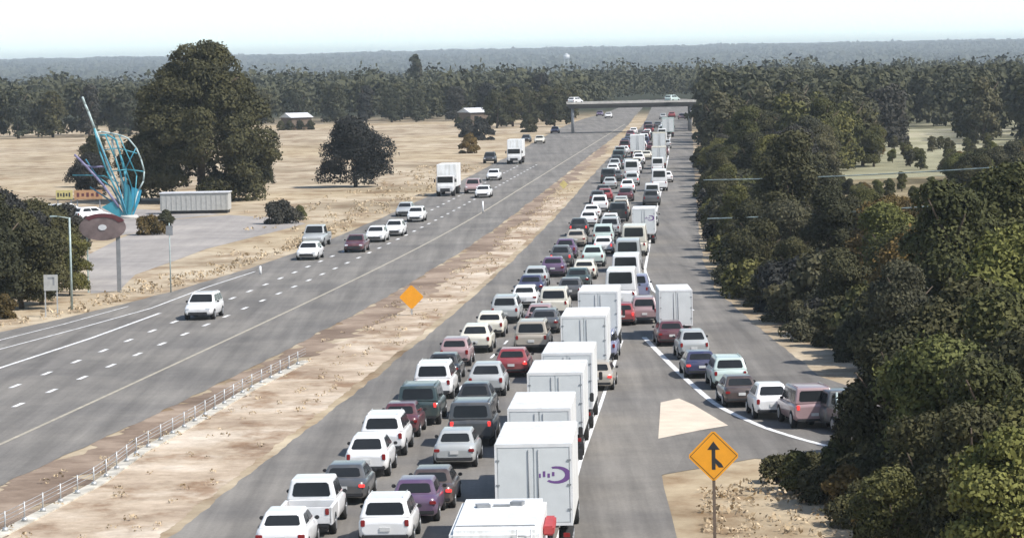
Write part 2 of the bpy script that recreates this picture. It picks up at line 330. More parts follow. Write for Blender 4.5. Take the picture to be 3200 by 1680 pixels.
# ------------------------------------------------------------ vehicles
def ring(y, zb, zt, hw):
    h = [(0, zb), (hw*.86, zb), (hw*.97, zb+.10), (hw, zb+(zt-zb)*.45), (hw*.985, zt-(zt-zb)*.22), (hw*.93, zt-.05), (hw*.8, zt), (0, zt+.025)]
    r = [(x, y, z) for x, z in h]; l = [(-x, y, z) for x, z in h[1:-1]][::-1]
    return r+l
def frustum(yb0, yb1, yr0, yr1, hb, hr, zb, zr):
    return [Vector(p) for p in ((-hb, yb0, zb), (hb, yb0, zb), (hb, yb1, zb), (-hb, yb1, zb), (-hr, yr0, zr), (hr, yr0, zr), (hr, yr1, zr), (-hr, yr1, zr))]
def panel(mb, quad, u0_, u1_, v0_, v1_, outward, th=0.012):
    a, b2, c, d = quad
    def P(u, v): return (a.lerp(b2, u)).lerp(d.lerp(c, u), v)
    n = (b2-a).cross(d-a).normalized()
    if n.dot(outward) < 0: n = -n
    pts = [P(u0_, v0_), P(u1_, v0_), P(u1_, v1_), P(u0_, v1_)]
    cut = []
    for i in range(4):          # clipped corners
        p, q, r = pts[i-1], pts[i], pts[(i+1) % 4]
        e = 0.07; cut += [q+(p-q).normalized()*min(e, (p-q).length*.3), q+(r-q).normalized()*min(e, (r-q).length*.3)]
    o_ = [p+n*th for p in cut]; i_ = [p-n*0.02 for p in cut]
    mb.quad(o_)
    for k in range(8): mb.quad([i_[k], i_[(k+1) % 8], o_[(k+1) % 8], o_[k]])

def wheel(root, x, y, r, w, detail):
    side = 1 if x > 0 else -1
    mb = MB(); mb.cyl((x-side*w, y, r), (x, y, r), r, r, 18); mb.cyl((x, y, r), (x+side*0.015, y, r), r*.93, r*.8, 18)
    t_ = mb.build('wheel', MTYRE, root, False)
    mb = MB(); mb.cyl((x+side*0.005, y, r), (x+side*0.028, y, r), r*.62, r*.56, 14); q = mb.build('rim', MRIM, t_, False); q['fine'] = 1
    return t_

PROTO = {}
def make_car(kind):
    P = dict(
     sedan=dict(L=4.75, hw=.91, zr=1.46, belt=.94, st=[(0,.42,.74,.80),(.05,.33,.9,.86),(.18,.27,.98,.95),(.8,.22,1.0,1),(1.6,.2,.97,1),(3.3,.2,.95,1),(4.0,.22,.88,.99),(4.45,.26,.78,.93),(4.68,.3,.68,.85),(4.75,.38,.58,.78)], gh=(.55,3.75,1.25,2.75,.84,.62), wr=.33),
     suv=dict(L=4.7, hw=.95, zr=1.74, belt=1.08, st=[(0,.5,.86,.84),(.05,.4,1.02,.92),(.16,.34,1.1,.97),(.8,.3,1.12,1),(1.6,.28,1.1,1),(3.1,.28,1.08,1),(3.8,.3,1.04,.99),(4.35,.34,.95,.94),(4.62,.38,.82,.88),(4.7,.45,.7,.8)], gh=(.1,3.6,.42,2.75,.9,.7), wr=.37),
     hatch=dict(L=4.2, hw=.88, zr=1.5, belt=.98, st=[(0,.44,.78,.82),(.05,.36,.94,.9),(.16,.3,1.0,.96),(.8,.24,1.02,1),(1.6,.22,1.0,1),(2.9,.22,.98,1),(3.5,.24,.9,.98),(3.95,.28,.78,.92),(4.14,.32,.68,.84),(4.2,.4,.58,.78)], gh=(.1,3.3,.55,2.4,.83,.63), wr=.32),
     crossover=dict(L=4.45, hw=.92, zr=1.64, belt=1.04, st=[(0,.5,.84,.78),(.06,.38,1.0,.9),(.2,.32,1.08,.97),(.9,.28,1.06,1),(1.6,.26,1.03,.99),(2.9,.26,1.02,1),(3.6,.28,.98,.98),(4.1,.32,.86,.92),(4.38,.38,.72,.84),(4.45,.46,.62,.74)], gh=(.1,3.45,.95,2.4,.86,.6), wr=.36),
     offroad=dict(L=4.9, hw=.99, zr=1.92, belt=1.18, st=[(0,.5,1.0,.95),(.04,.42,1.14,.98),(.14,.38,1.18,1),(.8,.34,1.19,1),(1.6,.34,1.18,1),(3.3,.34,1.17,1),(4.0,.34,1.14,1),(4.55,.38,1.08,.97),(4.85,.42,.98,.94),(4.9,.48,.86,.9)], gh=(.06,3.6,.2,3.0,.95,.82), wr=.42),
     minivan=dict(L=5.0, hw=.98, zr=1.78, belt=1.05, st=[(0,.46,.86,.86),(.05,.38,1.0,.94),(.16,.32,1.08,.98),(.8,.26,1.08,1),(1.6,.24,1.06,1),(3.5,.24,1.02,1),(4.2,.26,.95,.98),(4.7,.3,.82,.92),(4.94,.34,.7,.85),(5.0,.4,.6,.8)], gh=(.08,4.25,.3,3.0,.93,.76), wr=.35),
     van=dict(L=5.6, hw=1.02, zr=2.55, belt=1.2, st=[(0,.5,1.0,.93),(.05,.42,1.16,.98),(.16,.36,1.22,1),(.8,.3,1.24,1),(1.6,.28,1.22,1),(4.2,.28,1.2,1),(4.8,.3,1.12,.98),(5.3,.34,.98,.94),(5.55,.38,.82,.88),(5.6,.44,.7,.84)], gh=(.05,4.9,.1,4.0,.99,.88), wr=.36),
     pickup=dict(L=5.7, hw=.99, zr=1.86, belt=1.12, st=None, gh=(2.0,4.55,2.15,3.75,.93,.75), wr=.4),
     boxtruck=None)[kind]
    L = P['L']; hw = P['hw']; root = empty(kind, link=False); root['L'] = L; paintm = MWHT
    o2 = lambda y: y-L/2
    body = MB()
    gb = P['gh']; zb = P['belt']-.03; zr = P['zr']
    if kind == 'pickup':
        st = [(1.95,.34,1.12,1),(2.6,.32,1.12,1),(4.2,.32,1.1,1),(4.7,.34,1.07,.99),(5.3,.38,1.0,.95),(5.6,.42,.86,.9),(5.7,.5,.74,.84)]
        body.loft([ring(o2(a), b2, c, hw*d) for a, b2, c, d in st])
        bd = MB()
        for sx_ in (-1, 1): bd.box((sx_*(hw-.07), o2(1.0), .78), (.13, 2.0, .66), bev=.03)
        bd.box((0, o2(1.0), .62), (2*hw-.3, 1.94, .08)); bd.box((0, o2(.045), .8), (2*hw-.05, .09, .62), bev=.025); bd.box((0, o2(1.93), .8), (2*hw-.3, .06, .6))
        bedo = bd.build('bed', paintm, root, False)
        ln = MB(); ln.box((0, o2(1.0), .68), (2*hw-.32, 1.86, .03)); ln.build('bed_liner', MBLK, root, False)
    else:
        body.loft([ring(o2(a), b2, c, hw*d) for a, b2, c, d in P['st']])
    V = frustum(o2(gb[0]), o2(gb[1]), o2(gb[2]), o2(gb[3]), gb[4], gb[5], zb, zr)
    bm = bmesh.new(); vs = [bm.verts.new(v) for v in V]
    for f in ((0,1,2,3),(4,5,6,7),(0,1,5,4),(2,3,7,6),(1,2,6,5),(3,0,4,7)): bm.faces.new([vs[i] for i in f])
    bmesh.ops.recalc_face_normals(bm, faces=bm.faces)
    bmesh.ops.bevel(bm, geom=bm.edges[:], offset=.09, segments=3, profile=.6, affect='EDGES')
    body.addbm(bm, smooth=True)
    if kind in ('suv', 'minivan', 'offroad'):
        for sx_ in (-1, 1): body.cyl((sx_*(gb[5]-.08), o2(gb[2]+.2), zr+.04), (sx_*(gb[5]-.08), o2(gb[3]-.15), zr+.04), .02, n=6)
    body.build('body', paintm, root, False)
    top = 1-0.1/(zr-zb); lo = .1/(zr-zb)
    mb = MB(); panel(mb, (V[1], V[0], V[4], V[5]), .1, .9, lo+ (.28 if kind == 'van' else .05), top-.04, Vector((0, -1, .3))); mb.build('rear_window', MGLASS, root, False)
    mb = MB(); panel(mb, (V[2], V[3], V[7], V[6]), .07, .93, lo, (.66 if kind == 'van' else top), Vector((0, 1, .5))); mb.build('windshield', MGLASS, root, False)
    for sx_, q in ((1, (V[1], V[2], V[6], V[5])), (-1, (V[0], V[3], V[7], V[4]))):
        cuts = dict(sedan=[(.14,.5),(.53,.9)], hatch=[(.12,.5),(.53,.88)], suv=[(.06,.28),(.31,.6),(.63,.92)], offroad=[(.05,.3),(.33,.62),(.65,.93)], crossover=[(.2,.52),(.55,.88)], minivan=[(.05,.3),(.33,.6),(.63,.9)], van=[(.72,.94)], pickup=[(.1,.46),(.5,.9)])[kind]
        mb = MB()
        for a, b2 in cuts: panel(mb, q, a, b2, lo+.04, (.6 if kind == 'van' else top-.04), Vector((sx_, 0, 0)))
        mb.build('side_window', MGLASS, root, False)
    zt = P['belt']
    for sx_ in (-1, 1):
        mb = MB(); mb.box((sx_*(hw*.8), o2(.03), zt-.18), (.24 if kind == 'sedan' else .15, .1, .13 if kind == 'sedan' else .24), bev=.02); a = mb.build('tail_light', MTAIL, root, False)
        mb = MB(); mb.box((sx_*(hw*.7), o2(L-.1), zt-.3), (.3, .2, .14), bev=.03); mb.build('headlight', MHEAD, root, False)
        mb = MB(); mb.box((sx_*(hw+.06), o2(gb[1]-.75), zt+.08), (.16, .12, .13), bev=.03); a = mb.build('mirror', MBLK, root, False); a['fine'] = 1
    mb = MB(); mb.box((0, o2(.04), .42), (hw*1.7, .1, .16), bev=.03); mb.build('rear_bumper', MBLK, root, False)
    mb = MB(); mb.box((0, o2(L-.02), .45), (hw*1.3, .1, .22), bev=.03); mb.build('grille', MBLK, root, False)
    mb = MB(); mb.box((0, o2(-.02), .68), (.36, .03, .14)); a = mb.build('licence_plate', MPLATE, root, False); a['fine'] = 1
    r = P['wr']
    for y in (.85 if kind != 'pickup' else 1.05, L-.95):
        for sx_ in (-1, 1): wheel(root, sx_*(hw+.005), o2(y), r, .24, 1)
    return root

def make_truck(kind):
    if kind == 'boxtruck': Lb, Wb, zt, zb, Lc, zc = 6.4, 2.4, 3.7, 1.05, 2.0, 2.35
    elif kind == 'semi': Lb, Wb, zt, zb, Lc, zc = 7.2, 2.55, 4.0, 1.15, 2.6, 3.0
    elif kind == 'rv': Lb, Wb, zt, zb, Lc, zc = 7.2, 2.55, 3.4, .5, 0, 0
    L = Lb+Lc+.25; root = empty(kind, link=False); root['L'] = L; o2 = lambda y: y-L/2; h = zt-zb
    mb = MB(); mb.box((0, o2(Lb/2+.03), (zt+zb)/2), (Wb, Lb, h), bev=.035 if kind != 'rv' else .12)
    for k in range(1, 9):
        if kind != 'rv':
            mb.box((0, o2(Lb*k/9), zt+.006), (Wb-.12, .035, .02))
    bx = mb.build('cargo_box' if kind != 'rv' else 'body', MBOX, root, False)
    mb = MB()
    for sx_ in (-1, 1): mb.box((sx_*(Wb/2-.04), o2(.01), (zt+zb)/2), (.08, .05, h))
    mb.box((0, o2(.01), zt-.06), (Wb-.165, .05, .12)); mb.box((0, o2(.01), zb+.05), (Wb-.165, .05, .1))
    if kind != 'rv': mb.build('rear_frame', MWHT, root, False)
    if kind != 'rv':
        for sx_ in (-1, 1):
            mb = MB(); mb.box((sx_*(Wb/4-.04), o2(.012), (zt+zb)/2), (Wb/2-.12, .03, h-.24), bev=.01)
            d = mb.build('rear_door', MDOOR, root, False)
            hb = MB(); hb.cyl((sx_*(.16), o2(-.02), zb+.2), (sx_*(.16), o2(-.02), zt-.2), .018, n=6); q = hb.build('lock_bar', MGREY, d, False)
            hb = MB()
            for zz in (.2, .5, .8): hb.box((sx_*(Wb/2-.1), o2(-.015), zb+h*zz), (.12, .03, .05))
            hb.build('hinge', MGREY, d, False)
            if kind == 'semi' and sx_ > 0:
                lg = MB(); cx_, cz = Wb/4+.1, zb+h*.62
                for k in range(14):
                    a0, a1 = -2.3+k*.3, -2.3+(k+1)*.3
                    if a1 > 2.0: break
                    w0, w1 = .05+.05*math.sin((a0+2.3)/4.3*3.1), .05+.05*math.sin((a1+2.3)/4.3*3.1)
                    lg.quad([(cx_+(.4+w0)*math.cos(a0), o2(-.008), cz+(.26+w0*.6)*math.sin(a0)), (cx_+(.4+w1)*math.cos(a1), o2(-.008), cz+(.26+w1*.6)*math.sin(a1)), (cx_+(.4-w1)*math.cos(a1), o2(-.008), cz+(.26-w1*.6)*math.sin(a1)), (cx_+(.4-w0)*math.cos(a0), o2(-.008), cz+(.26-w0*.6)*math.sin(a0))])
                lg.build('purple_logo', MPURP, d, False)
                for k in range(4):
                    lg = MB(); lg.box((.2+.15*k, o2(-.004), cz+(.03 if k % 2 else -.02)), (.08, .012, .14 if k != 1 else .2)); lg.build('letter', MPURP, d, False)
            if kind == 'semi' and sx_ < 0:
                lg = MB(); lg.box((-Wb/4-.06, o2(-.006), zb+h*.2), (.42, .012, .3)); lg.build('grey_placard', MGREY, d, False)
    else:
        mb = MB(); mb.box((0, o2(.03), 2.3), (1.5, .06, .6), bev=.05); mb.build('rear_window', MGLASS, root, False)
        mb = MB(); mb.box((-.55, o2(5.2), zt+.05), (.4, .4, .1), rz=.2); mb.build('roof_vent', MGREY, root, False)
        mb = MB(); mb.box((.45, o2(5.6), zt+.06), (.36, .4, .12), rz=-.2); mb.build('roof_vent', MGREY, root, False)
        mb = MB(); mb.box((0, o2(5.3), zt+.04), (.5, .14, .06)); mb.build('roof_hatch', MGREY, root, False)
        mb = MB(); mb.box((0, o2(.0), 2.95), (Wb-.1, .03, .05)); mb.box((0, o2(1.), zt+.02), (Wb-.3, .05, .03)); mb.build('trim_strip', MGREY, root, False)
        mb = MB(); mb.box((Wb/2+.16, o2(4.2), 2.95), (.34, 2.4, .28), bev=.05); mb.build('red_awning_case', simple('awning_red', (.42, .06, .06)), root, False)
        mb = MB(); mb.box((Wb/2+.004, o2(2.6), 2.0), (.02, 3.6, .7), bev=.005); mb.build('side_window', MGLASS, root, False)
        lad = MB()
        for q in (-.2, .2): lad.cyl((.85+q, o2(-.06), 1.), (.85+q, o2(-.06), zt+.05), .02, n=6)
        for k in range(7): lad.cyl((.65, o2(-.06), 1.15+k*.35), (1.05, o2(-.06), 1.15+k*.35), .016, n=6)
        lad.build('ladder', MGALV, root, False)
    if Lc:
        mb = MB(); mb.box((0, o2(Lb+.25+Lc*.42), (zc+.55)/2+.1), (2.2, Lc*.84, zc-.55), bev=.12); mb.box((0, o2(Lb+.25+Lc-.35), .95), (2.1, .7, .8), bev=.12)
        mb.build('cab', MWHT, root, False)
        mb = MB(); mb.box((0, o2(Lb+.25+Lc*.84), zc-.38), (1.9, .04, .72), bev=.015); mb.build('windshield', MGLASS, root, False)
        for sx_ in (-1, 1):
            mb = MB(); mb.box((sx_*1.095, o2(Lb+.25+Lc*.5), zc-.45), (.04, .8, .5), bev=.015); mb.build('side_window', MGLASS, root, False)
            mb = MB(); mb.box((sx_*.8, o2(L-.02), .95), (.3, .08, .2), bev=.02); mb.build('headlight', MHEAD, root, False)
            mb = MB(); mb.box((sx_*1.3, o2(Lb+.25+Lc*.75), zc-.5), (.18, .12, .4), bev=.03); mb.build('mirror', MBLK, root, False)
        mb = MB(); mb.box((0, o2(L), .75), (1.2, .06, .4), bev=.02); mb.build('grille', MBLK, root, False)
        mb = MB(); mb.box((0, o2(L/2), .8), (.9, L-1., .25)); mb.build('chassis', MBLK, root, False)
    mb = MB(); mb.box((0, o2(.06), .6), (Wb-.1, .14, .16), bev=.02); mb.build('rear_bumper', MBLK, root, False)
    for sx_ in (-1, 1):
        mb = MB(); mb.box((sx_*(Wb/2-.22), o2(-.03), .82 if kind != 'rv' else 1.1), (.22, .06, .16), bev=.015); mb.build('tail_light', MTAIL, root, False)
    for y in ((1.5, L-1.1) if kind == 'boxtruck' else (1.2, 2.3, L-1.2)):
        for sx_ in (-1, 1): wheel(root, sx_*(Wb/2-.06), o2(y), .46, .45, 1)
    return root

def proto(kind):
    if kind not in PROTO: PROTO[kind] = make_truck(kind) if kind in ('boxtruck', 'semi', 'rv') else make_car(kind)
    return PROTO[kind]
NAMES = dict(crossover='suv_car', offroad='suv_car', sedan='sedan_car', suv='suv_car', hatch='hatchback_car', minivan='minivan', van='cargo_van', pickup='pickup_truck', boxtruck='box_truck', semi='freight_truck', rv='camper_trailer')
CATS = dict(crossover='car', offroad='car', sedan='car', suv='car', hatch='car', minivan='minivan', van='van', pickup='pickup truck', boxtruck='box truck', semi='truck', rv='camper')
def copy_tree(o, parent, far, name=None):
    c = o.copy(); C.objects.link(c); c.parent = parent
    if name: c.name = name
    for ch in o.children:
        if far and ch.get('fine'): continue
        copy_tree(ch, c, far)
    if 'fine' in c: del c['fine']
    return c
def rem(p, m):
    for k, s in enumerate(p.material_slots):
        if s.material == MWHT or s.material == MBOX: s.link = 'OBJECT'; s.material = m
def vehicle(kind, color, P, slope, label, group, oncoming=False, brake=False, scale=1.0, anchor=True):
    pr_ = proto(kind); L = pr_['L']*scale; h = Vector((slope, 1, 0)).normalized()
    Y = P[1]; c = copy_tree(pr_, None, Y > 330, NAMES[kind])
    if 'L' in c: del c['L']
    ctr = Vector((P[0], P[1], 0)) + (h*(L/2) if anchor else Vector((0, 0, 0)))
    c.location = (ctr.x, ctr.y, 0.03); ang = math.atan2(-h.x, h.y); c.rotation_euler = (0, 0, ang+(math.pi if oncoming else 0))
    jr = random.Random(int(P[0]*977+P[1]*131)); c.scale = (scale*jr.uniform(.97, 1.03), scale*jr.uniform(.93, 1.04), scale*jr.uniform(.95, 1.03))
    for p in c.children:
        if color != 'white' or kind not in ('boxtruck', 'semi', 'rv'):
            rem(p, PAL[color])
        if brake and p.name.startswith('tail_light'): p.material_slots[0].link = 'OBJECT'; p.material_slots[0].material = MBRK
    tag(c, label, CATS[kind], group); return c
def slopeR(Y): return float(np.interp(Y, [100, 125, 150, 220, 300, 400, 700, 1000], [.042, .052, .062, .068, .062, .05, .047, .05]))
def slopeL(Y): return float(np.interp(Y, [150, 220, 330, 450, 620, 900], [.11, .1, .082, .068, .072, .08]))

GL, GM, GR = 'vehicles queued in the left lane', 'vehicles queued in the middle lane', 'trucks and vans queued in the right lane'
LEFT = [
 ('sedan','white',705,1408,0,'white sedan cut off at the bottom edge, last of the left queue'),
 ('pickup','white',770,1352,0,'white pickup with open bed in the left queue, next to the dirt median'),
 ('sedan','grey',862,1272,1,'dark grey sedan with red lamps just ahead of the white pickup'),
 ('crossover','white',922,1203,0,'large white suv directly ahead of the dark grey sedan in the left queue'),
 ('suv','white',962,1150,0,'white suv half hidden ahead of another white suv in the left queue'),
 ('sedan','maroon',1003,1104,0,'maroon sedan with a pale roof edge in the left queue'),
 ('offroad','teal',1052,1072,1,'dark teal suv with a lit red lamp in the left queue'),
 ('minivan','white',1088,1008,0,'white minivan in the left queue ahead of the dark teal suv'),
 ('hatch','rose',1143,924,0,'pinkish silver hatchback in the left queue ahead of the white minivan'),
 ('crossover','cream',1195,889,0,'cream suv in the left queue ahead of the pinkish hatchback'),
 ('hatch','cream',1232,850,0,'pale cream hatchback with dark rear window beside the median edge'),
 ('suv','silver',1270,815,0,'silver suv in the left queue two vehicles ahead of the cream suv'),
 ('sedan','white',1318,776,0,'white sedan in the left queue behind the silver hatchback'),
 ('hatch','silver',1347,724,0,'silver hatchback in the left queue behind the purple sedan'),
 ('sedan','purple',1390,698,0,'dark purple sedan, nearer of the two purple cars'),
 ('crossover','purple',1422,652,0,'purple suv, farther of the two purple cars'),
 ('sedan','beige',1448,622,0,'tan sedan in the left queue just ahead of the purple suv'),
 ('sedan','white',1480,571,0,'white sedan in the far left queue ahead of the tan sedan'),
 ('suv','white',1508,534,0,'white suv in the far left queue behind a small red car'),
 ('hatch','red',1522,508,0,'small red car in the far left queue'),
 ('sedan','silver',1534,476,0,'pale silver sedan in the far left queue ahead of the red car'),
 ('sedan','grey',1550,456,0,'grey sedan at the far left of the distant queue'),
]
MID = [
 ('suv','white',968,1380,0,'white suv at the bottom of the middle lane with small red tail lamps'),
 ('sedan','purple',1040,1318,0,'purple grey sedan mostly hidden ahead of the bottom white suv'),
 ('sedan','brown',1082,1284,1,'dark brown sedan with orange red lamps behind the silver sedan'),
 ('sedan','silver',1143,1180,0,'silver sedan with dark rear glass beside the logo truck'),
 ('offroad','grey',1184,1126,1,'dark grey suv with two bright red brake lamps left of the white trucks'),
 ('crossover','silver',1222,1000,0,'silver suv with a white roof in the middle lane ahead of the dark grey suv'),
 ('sedan','red',1286,950,1,'red sedan in the middle lane beside a white box truck'),
 ('minivan','beige',1336,888,0,'beige minivan with a large dark rear window in the middle lane'),
 ('sedan','rose',1356,830,0,'rose coloured sedan in the middle lane ahead of the beige minivan'),
 ('offroad','cream',1393,800,0,'white roofed suv with a black rear window left of the door panelled box truck'),
 ('sedan','grey',1433,757,0,'dark grey sedan in the middle lane beside the second far box truck'),
 ('hatch','cream',1470,704,0,'cream hatchback in the middle lane with a dark rear window'),
 ('crossover','mint',1491,672,0,'pale green white suv in the middle lane ahead of the cream hatchback'),
 ('minivan','mint',1517,616,0,'pale teal minivan in the distant middle lane'),
 ('sedan','white',1535,576,0,'white sedan in the distant middle lane ahead of the pale teal minivan'),
 ('suv','beige',1562,545,0,'tan suv in the distant middle lane beside a long white truck'),
 ('sedan','maroon',1573,507,0,'dark red sedan in the distant middle lane'),
 ('van','white',1589,452,0,'tall white van standing out in the distant middle lane'),
 ('sedan','silver',1580,425,0,'small silver sedan beyond the tall white van'),
 ('sedan','cream',1626,402,0,'small cream sedan far along the middle lane'),
 ('hatch','maroon',1640,380,0,'tiny maroon car far along the middle lane'),
 ('boxtruck','white',1604,396,0,'small white box truck far along the left of the queue'),
 ('sedan','teal',1642,352,0,'tiny dark green car far along the queue'),
 ('sedan','grey',1655,322,0,'tiny grey car at the far end of the queue before the bridge'),
]
for lst, grp in ((LEFT, GL), (MID, GM)):
    for k, cl, dx, dy, br, lb in lst:
        p = at(dx, dy); vehicle(k, cl, p, slopeR(p.y), lb, grp, brake=bool(br))
# right lane: read at the rear top edge of the box
RIGHT = [
 ('rv','white',1242,1330,3.4,1.0,'white camper with roof vents at the bottom of the right lane'),
 ('semi','white',1340,1110,4.0,1.0,'white freight truck with a purple logo on its rear door'),
 ('boxtruck','white',1355,1022,3.7,1.0,'white box truck directly ahead of the purple logo truck'),
 ('boxtruck','white',1395,935,3.7,.96,'white box truck beside the red sedan, third truck of the queue'),
 ('boxtruck','white',1425,880,3.7,.96,'white box truck beside the beige minivan'),
 ('boxtruck','white',1467,786,3.7,.97,'white box truck with clearly seen rear doors beside the white roofed suv'),
 ('boxtruck','white',1503,735,3.5,.93,'white box truck beside the dark grey sedan, next ahead of the door panelled truck'),
 ('van','white',1560,681,2.55,1.05,'white high roofed van in the right lane left of the ramp merge'),
 ('van','white',1573,641,2.55,1.02,'second white high roofed van ahead of the ramp merge'),
 ('van','silver',1578,602,2.55,1.0,'pale grey high roofed van behind a white and pink truck'),
 ('van','cream',1594,568,2.55,1.05,'cream high roofed van ahead of the pale grey van'),
 ('semi','white',1618,523,3.2,.8,'long white truck in the distant right lane'),
 ('van','white',1640,455,2.55,.9,'white van in the distant right lane ahead of the long truck'),
 ('van','white',1658,428,2.55,1.0,'farther white van in the distant right lane'),
]
for k, cl, dx, dy, z, sc, lb in RIGHT:
    p = at(dx, dy, z); vehicle(k, cl, (p.x, p.y), slopeR(p.y), lb, GR, scale=sc)
for k, cl, dx, dy, lb in [('sedan','white',1676,459,'small white sedan at the right edge of the distant queue'),
   ('sedan','silver',1676,373,'pale flat car near the right edge of the far queue'),('boxtruck','mint',1681,345,'pale green box truck far along the right lane'),
   ('hatch','white',1650,400,'small white hatchback between the far vans'),('sedan','maroon',1668,392,'small dark red sedan in the far right lane')]:
    p = at(dx, dy); vehicle(k, cl, p, slopeR(p.y), lb, GR)
ML = [(7.6, 282), (11.3, 350), (16.6, 454), (21, 547), (28.5, 700), (35.5, 840)]
CN = dict(crossover='crossover', offroad='suv', sedan='sedan', suv='suv', hatch='hatchback', van='van', minivan='minivan', pickup='pickup', boxtruck='box truck')
jr_ = random.Random(4)
for off_, lane, grp, Yl in ((-3.1, 'left', GL, [316,347,381,399,441,470,490,507,524,543,562,580,600,622,645,668,692]), (0, 'middle', GM, [286,312,341,366,386,410,432,474,493,512,530,566,584,604,626,650,675,700,730]), (3.2, 'right', GR, [308,330,372,412,470,488,505,566,584,602,640,670,705,740])):
    for Y in Yl:
        k = jr_.choice(('sedan','sedan','suv','crossover','offroad','hatch','minivan','pickup','crossover') if lane != 'right' else ('suv','van','boxtruck','sedan','van')); cl = jr_.choice(('white','white','silver','grey','black','maroon','white','cream','teal','silver','navy') if k not in ('van', 'boxtruck') else ('white','white','cream'))
        Y += jr_.uniform(-2, 2); vehicle(k, cl, (interp(ML, Y)+off_+jr_.uniform(-.25, .25), Y), slopeR(Y), 'small %s %s in the packed far stretch of the %s lane' % (cl, CN[k], lane), grp, brake=jr_.random() < .25, scale=.9 if k in ('van', 'boxtruck') else 1.)
for lane_, grp, k, cl, x, Y, lb in (('l', GL, 'sedan', 'black', -3.75, 175.5, 'black sedan squeezed into the left queue between the white minivan and the pinkish hatchback'),
  ('l', GL, 'sedan', 'navy', 1.25, 237, 'dark navy sedan in the left queue behind the silver hatchback'),
  ('l', GL, 'crossover', 'grey', 3.85, 269, 'grey crossover between the two purple cars of the left queue'),
  ('m', GM, 'crossover', 'black', -1.9, 158, 'black crossover in the middle lane right ahead of the dark grey suv'),
  ('m', GM, 'sedan', 'grey', 1.85, 205.5, 'grey sedan in the middle lane just beyond the rose sedan'),
  ('m', GM, 'sedan', 'teal', 4.65, 243.5, 'dark teal sedan in the middle lane between a grey sedan and a cream hatchback')):
    vehicle(k, cl, (x, Y), slopeR(Y), lb, grp, brake=k == 'crossover')
MG_ = 'vehicles merging from the ramp'
RAMP = [
 ('sedan','beige',1500,984,.08,1,'tan sedan squeezed between the box trucks and the white edge line'),
 ('suv','blue',1513,908,.08,0,'bluish silver suv right of the box trucks near the gore'),
 ('hatch','red',1566,820,.05,1,'red hatchback at the tip of the painted gore'),
 ('suv','rose',1622,816,.02,0,'pink suv beside the red hatchback at the merge'),
 ('pickup','blue',1600,760,.05,0,'bluish pickup entering the queue ahead of the pink suv'),
 ('sedan','maroon',1692,872,-.03,0,'maroon sedan behind the ramp box truck'),
 ('crossover','silver',1747,905,-.03,0,'silver suv on the ramp with a pale roof rail'),
 ('sedan','navy',1768,953,-.04,1,'dark blue sedan with bright red lamps on the ramp'),
 ('suv','mint',1838,980,-.03,0,'pale white green suv on the ramp behind the dark blue sedan'),
 ('sedan','brown',1868,1026,-.05,0,'dark brown sedan on the ramp beside the white edge line'),
 ('crossover','white',1948,1056,-.05,0,'bright white suv on the ramp, largest white car right of the gore'),
 ('offroad','rose',2052,1079,-.12,1,'pinkish suv on the ramp partly behind a thin post'),
 ('pickup','grey',2165,1092,-.25,0,'dark pickup with pale tailgate half under the roadside trees'),
]
for k, cl, dx, dy, sl_, br, lb in RAMP:
    p = at(dx, dy); vehicle(k, cl, p, sl_, lb, MG_, brake=bool(br), scale=.94)
p = at(1700, 729, 2.96); vehicle('boxtruck', 'white', (p.x, p.y), .0, 'white box truck merging from the ramp, alone right of the queue', MG_, scale=.8)
GO = 'oncoming cars on the left carriageway'
ONC = [
 ('suv','white',497,806,'white suv nearest on the left carriageway, alone in its lane'),
 ('sedan','white',770,655,'white sedan driving close behind a silver pickup on the left carriageway'.replace('close behind', 'just ahead of')),
 ('pickup','silver',785,622,'silver pickup following the white sedan beside the outer shoulder'),
 ('sedan','maroon',889,636,'dark maroon sedan on the left carriageway'),
 ('sedan','white',941,610,'white sedan just behind the dark maroon sedan'),
 ('sedan','white',988,595,'second white sedan behind the maroon sedan, farther of the two'),
 ('sedan','silver',1015,545,'silver sedan, farther of a close pair on the left carriageway'),
 ('hatch','white',1043,559,'white hatchback, nearer of a close pair on the left carriageway'),
 ('boxtruck','white',1120,494,'white box truck coming along the left carriageway beside the field'),
 ('suv','rose',1187,487,'white and red suv behind the white box truck'),
 ('sedan','white',1213,498,'white sedan next to the white and red suv'),
 ('sedan','white',1240,454,'white sedan alone behind the small group on the left carriageway'),
 ('suv','black',1230,411,'black fronted suv in the far left carriageway near the field'),
 ('boxtruck','white',1293,413,'far white box truck on the left carriageway'),
 ('sedan','black',1322,358,'tiny black sedan far away on the left carriageway'),
 ('sedan','cream',1356,361,'tiny cream sedan far away on the left carriageway'),
 ('sedan','purple',1395,335,'tiny lavender sedan far away on the left carriageway'),
 ('sedan','purple',1508,292,'tiny purple car seen just before the overpass'),
 ('sedan','white',1530,297,'tiny white car beside the purple one at the overpass'),
]
for k, cl, dx, dy, lb in ONC:
    p = at(dx, dy); vehicle(k, cl, p, slopeL(p.y), lb, GO, oncoming=True)
for dx, dy, cl, lb in [(1690,296,'red','tiny red car far under the overpass, left of a pair'),(1715,300,'rose','tiny pink car far under the overpass, right of a pair'),(1668,300,'silver','tiny silver car far under the overpass')]:
    p = at(dx, dy); vehicle('sedan', cl, p, .05, lb, 'cars near the overpass')
for dx, dy, k, cl, a, lb in [(132,545,'sedan','white',1.5,'left of two white cars parked by the yellow board'),(166,545,'sedan','white',1.2,'right of two white cars parked by the yellow board'),(228,556,'hatch','white',1.0,'white hatchback parked behind the oval sign')]:
    p = at(dx, dy); vehicle(k, cl, p, a, lb, 'cars parked in the roadside yard', anchor=False)

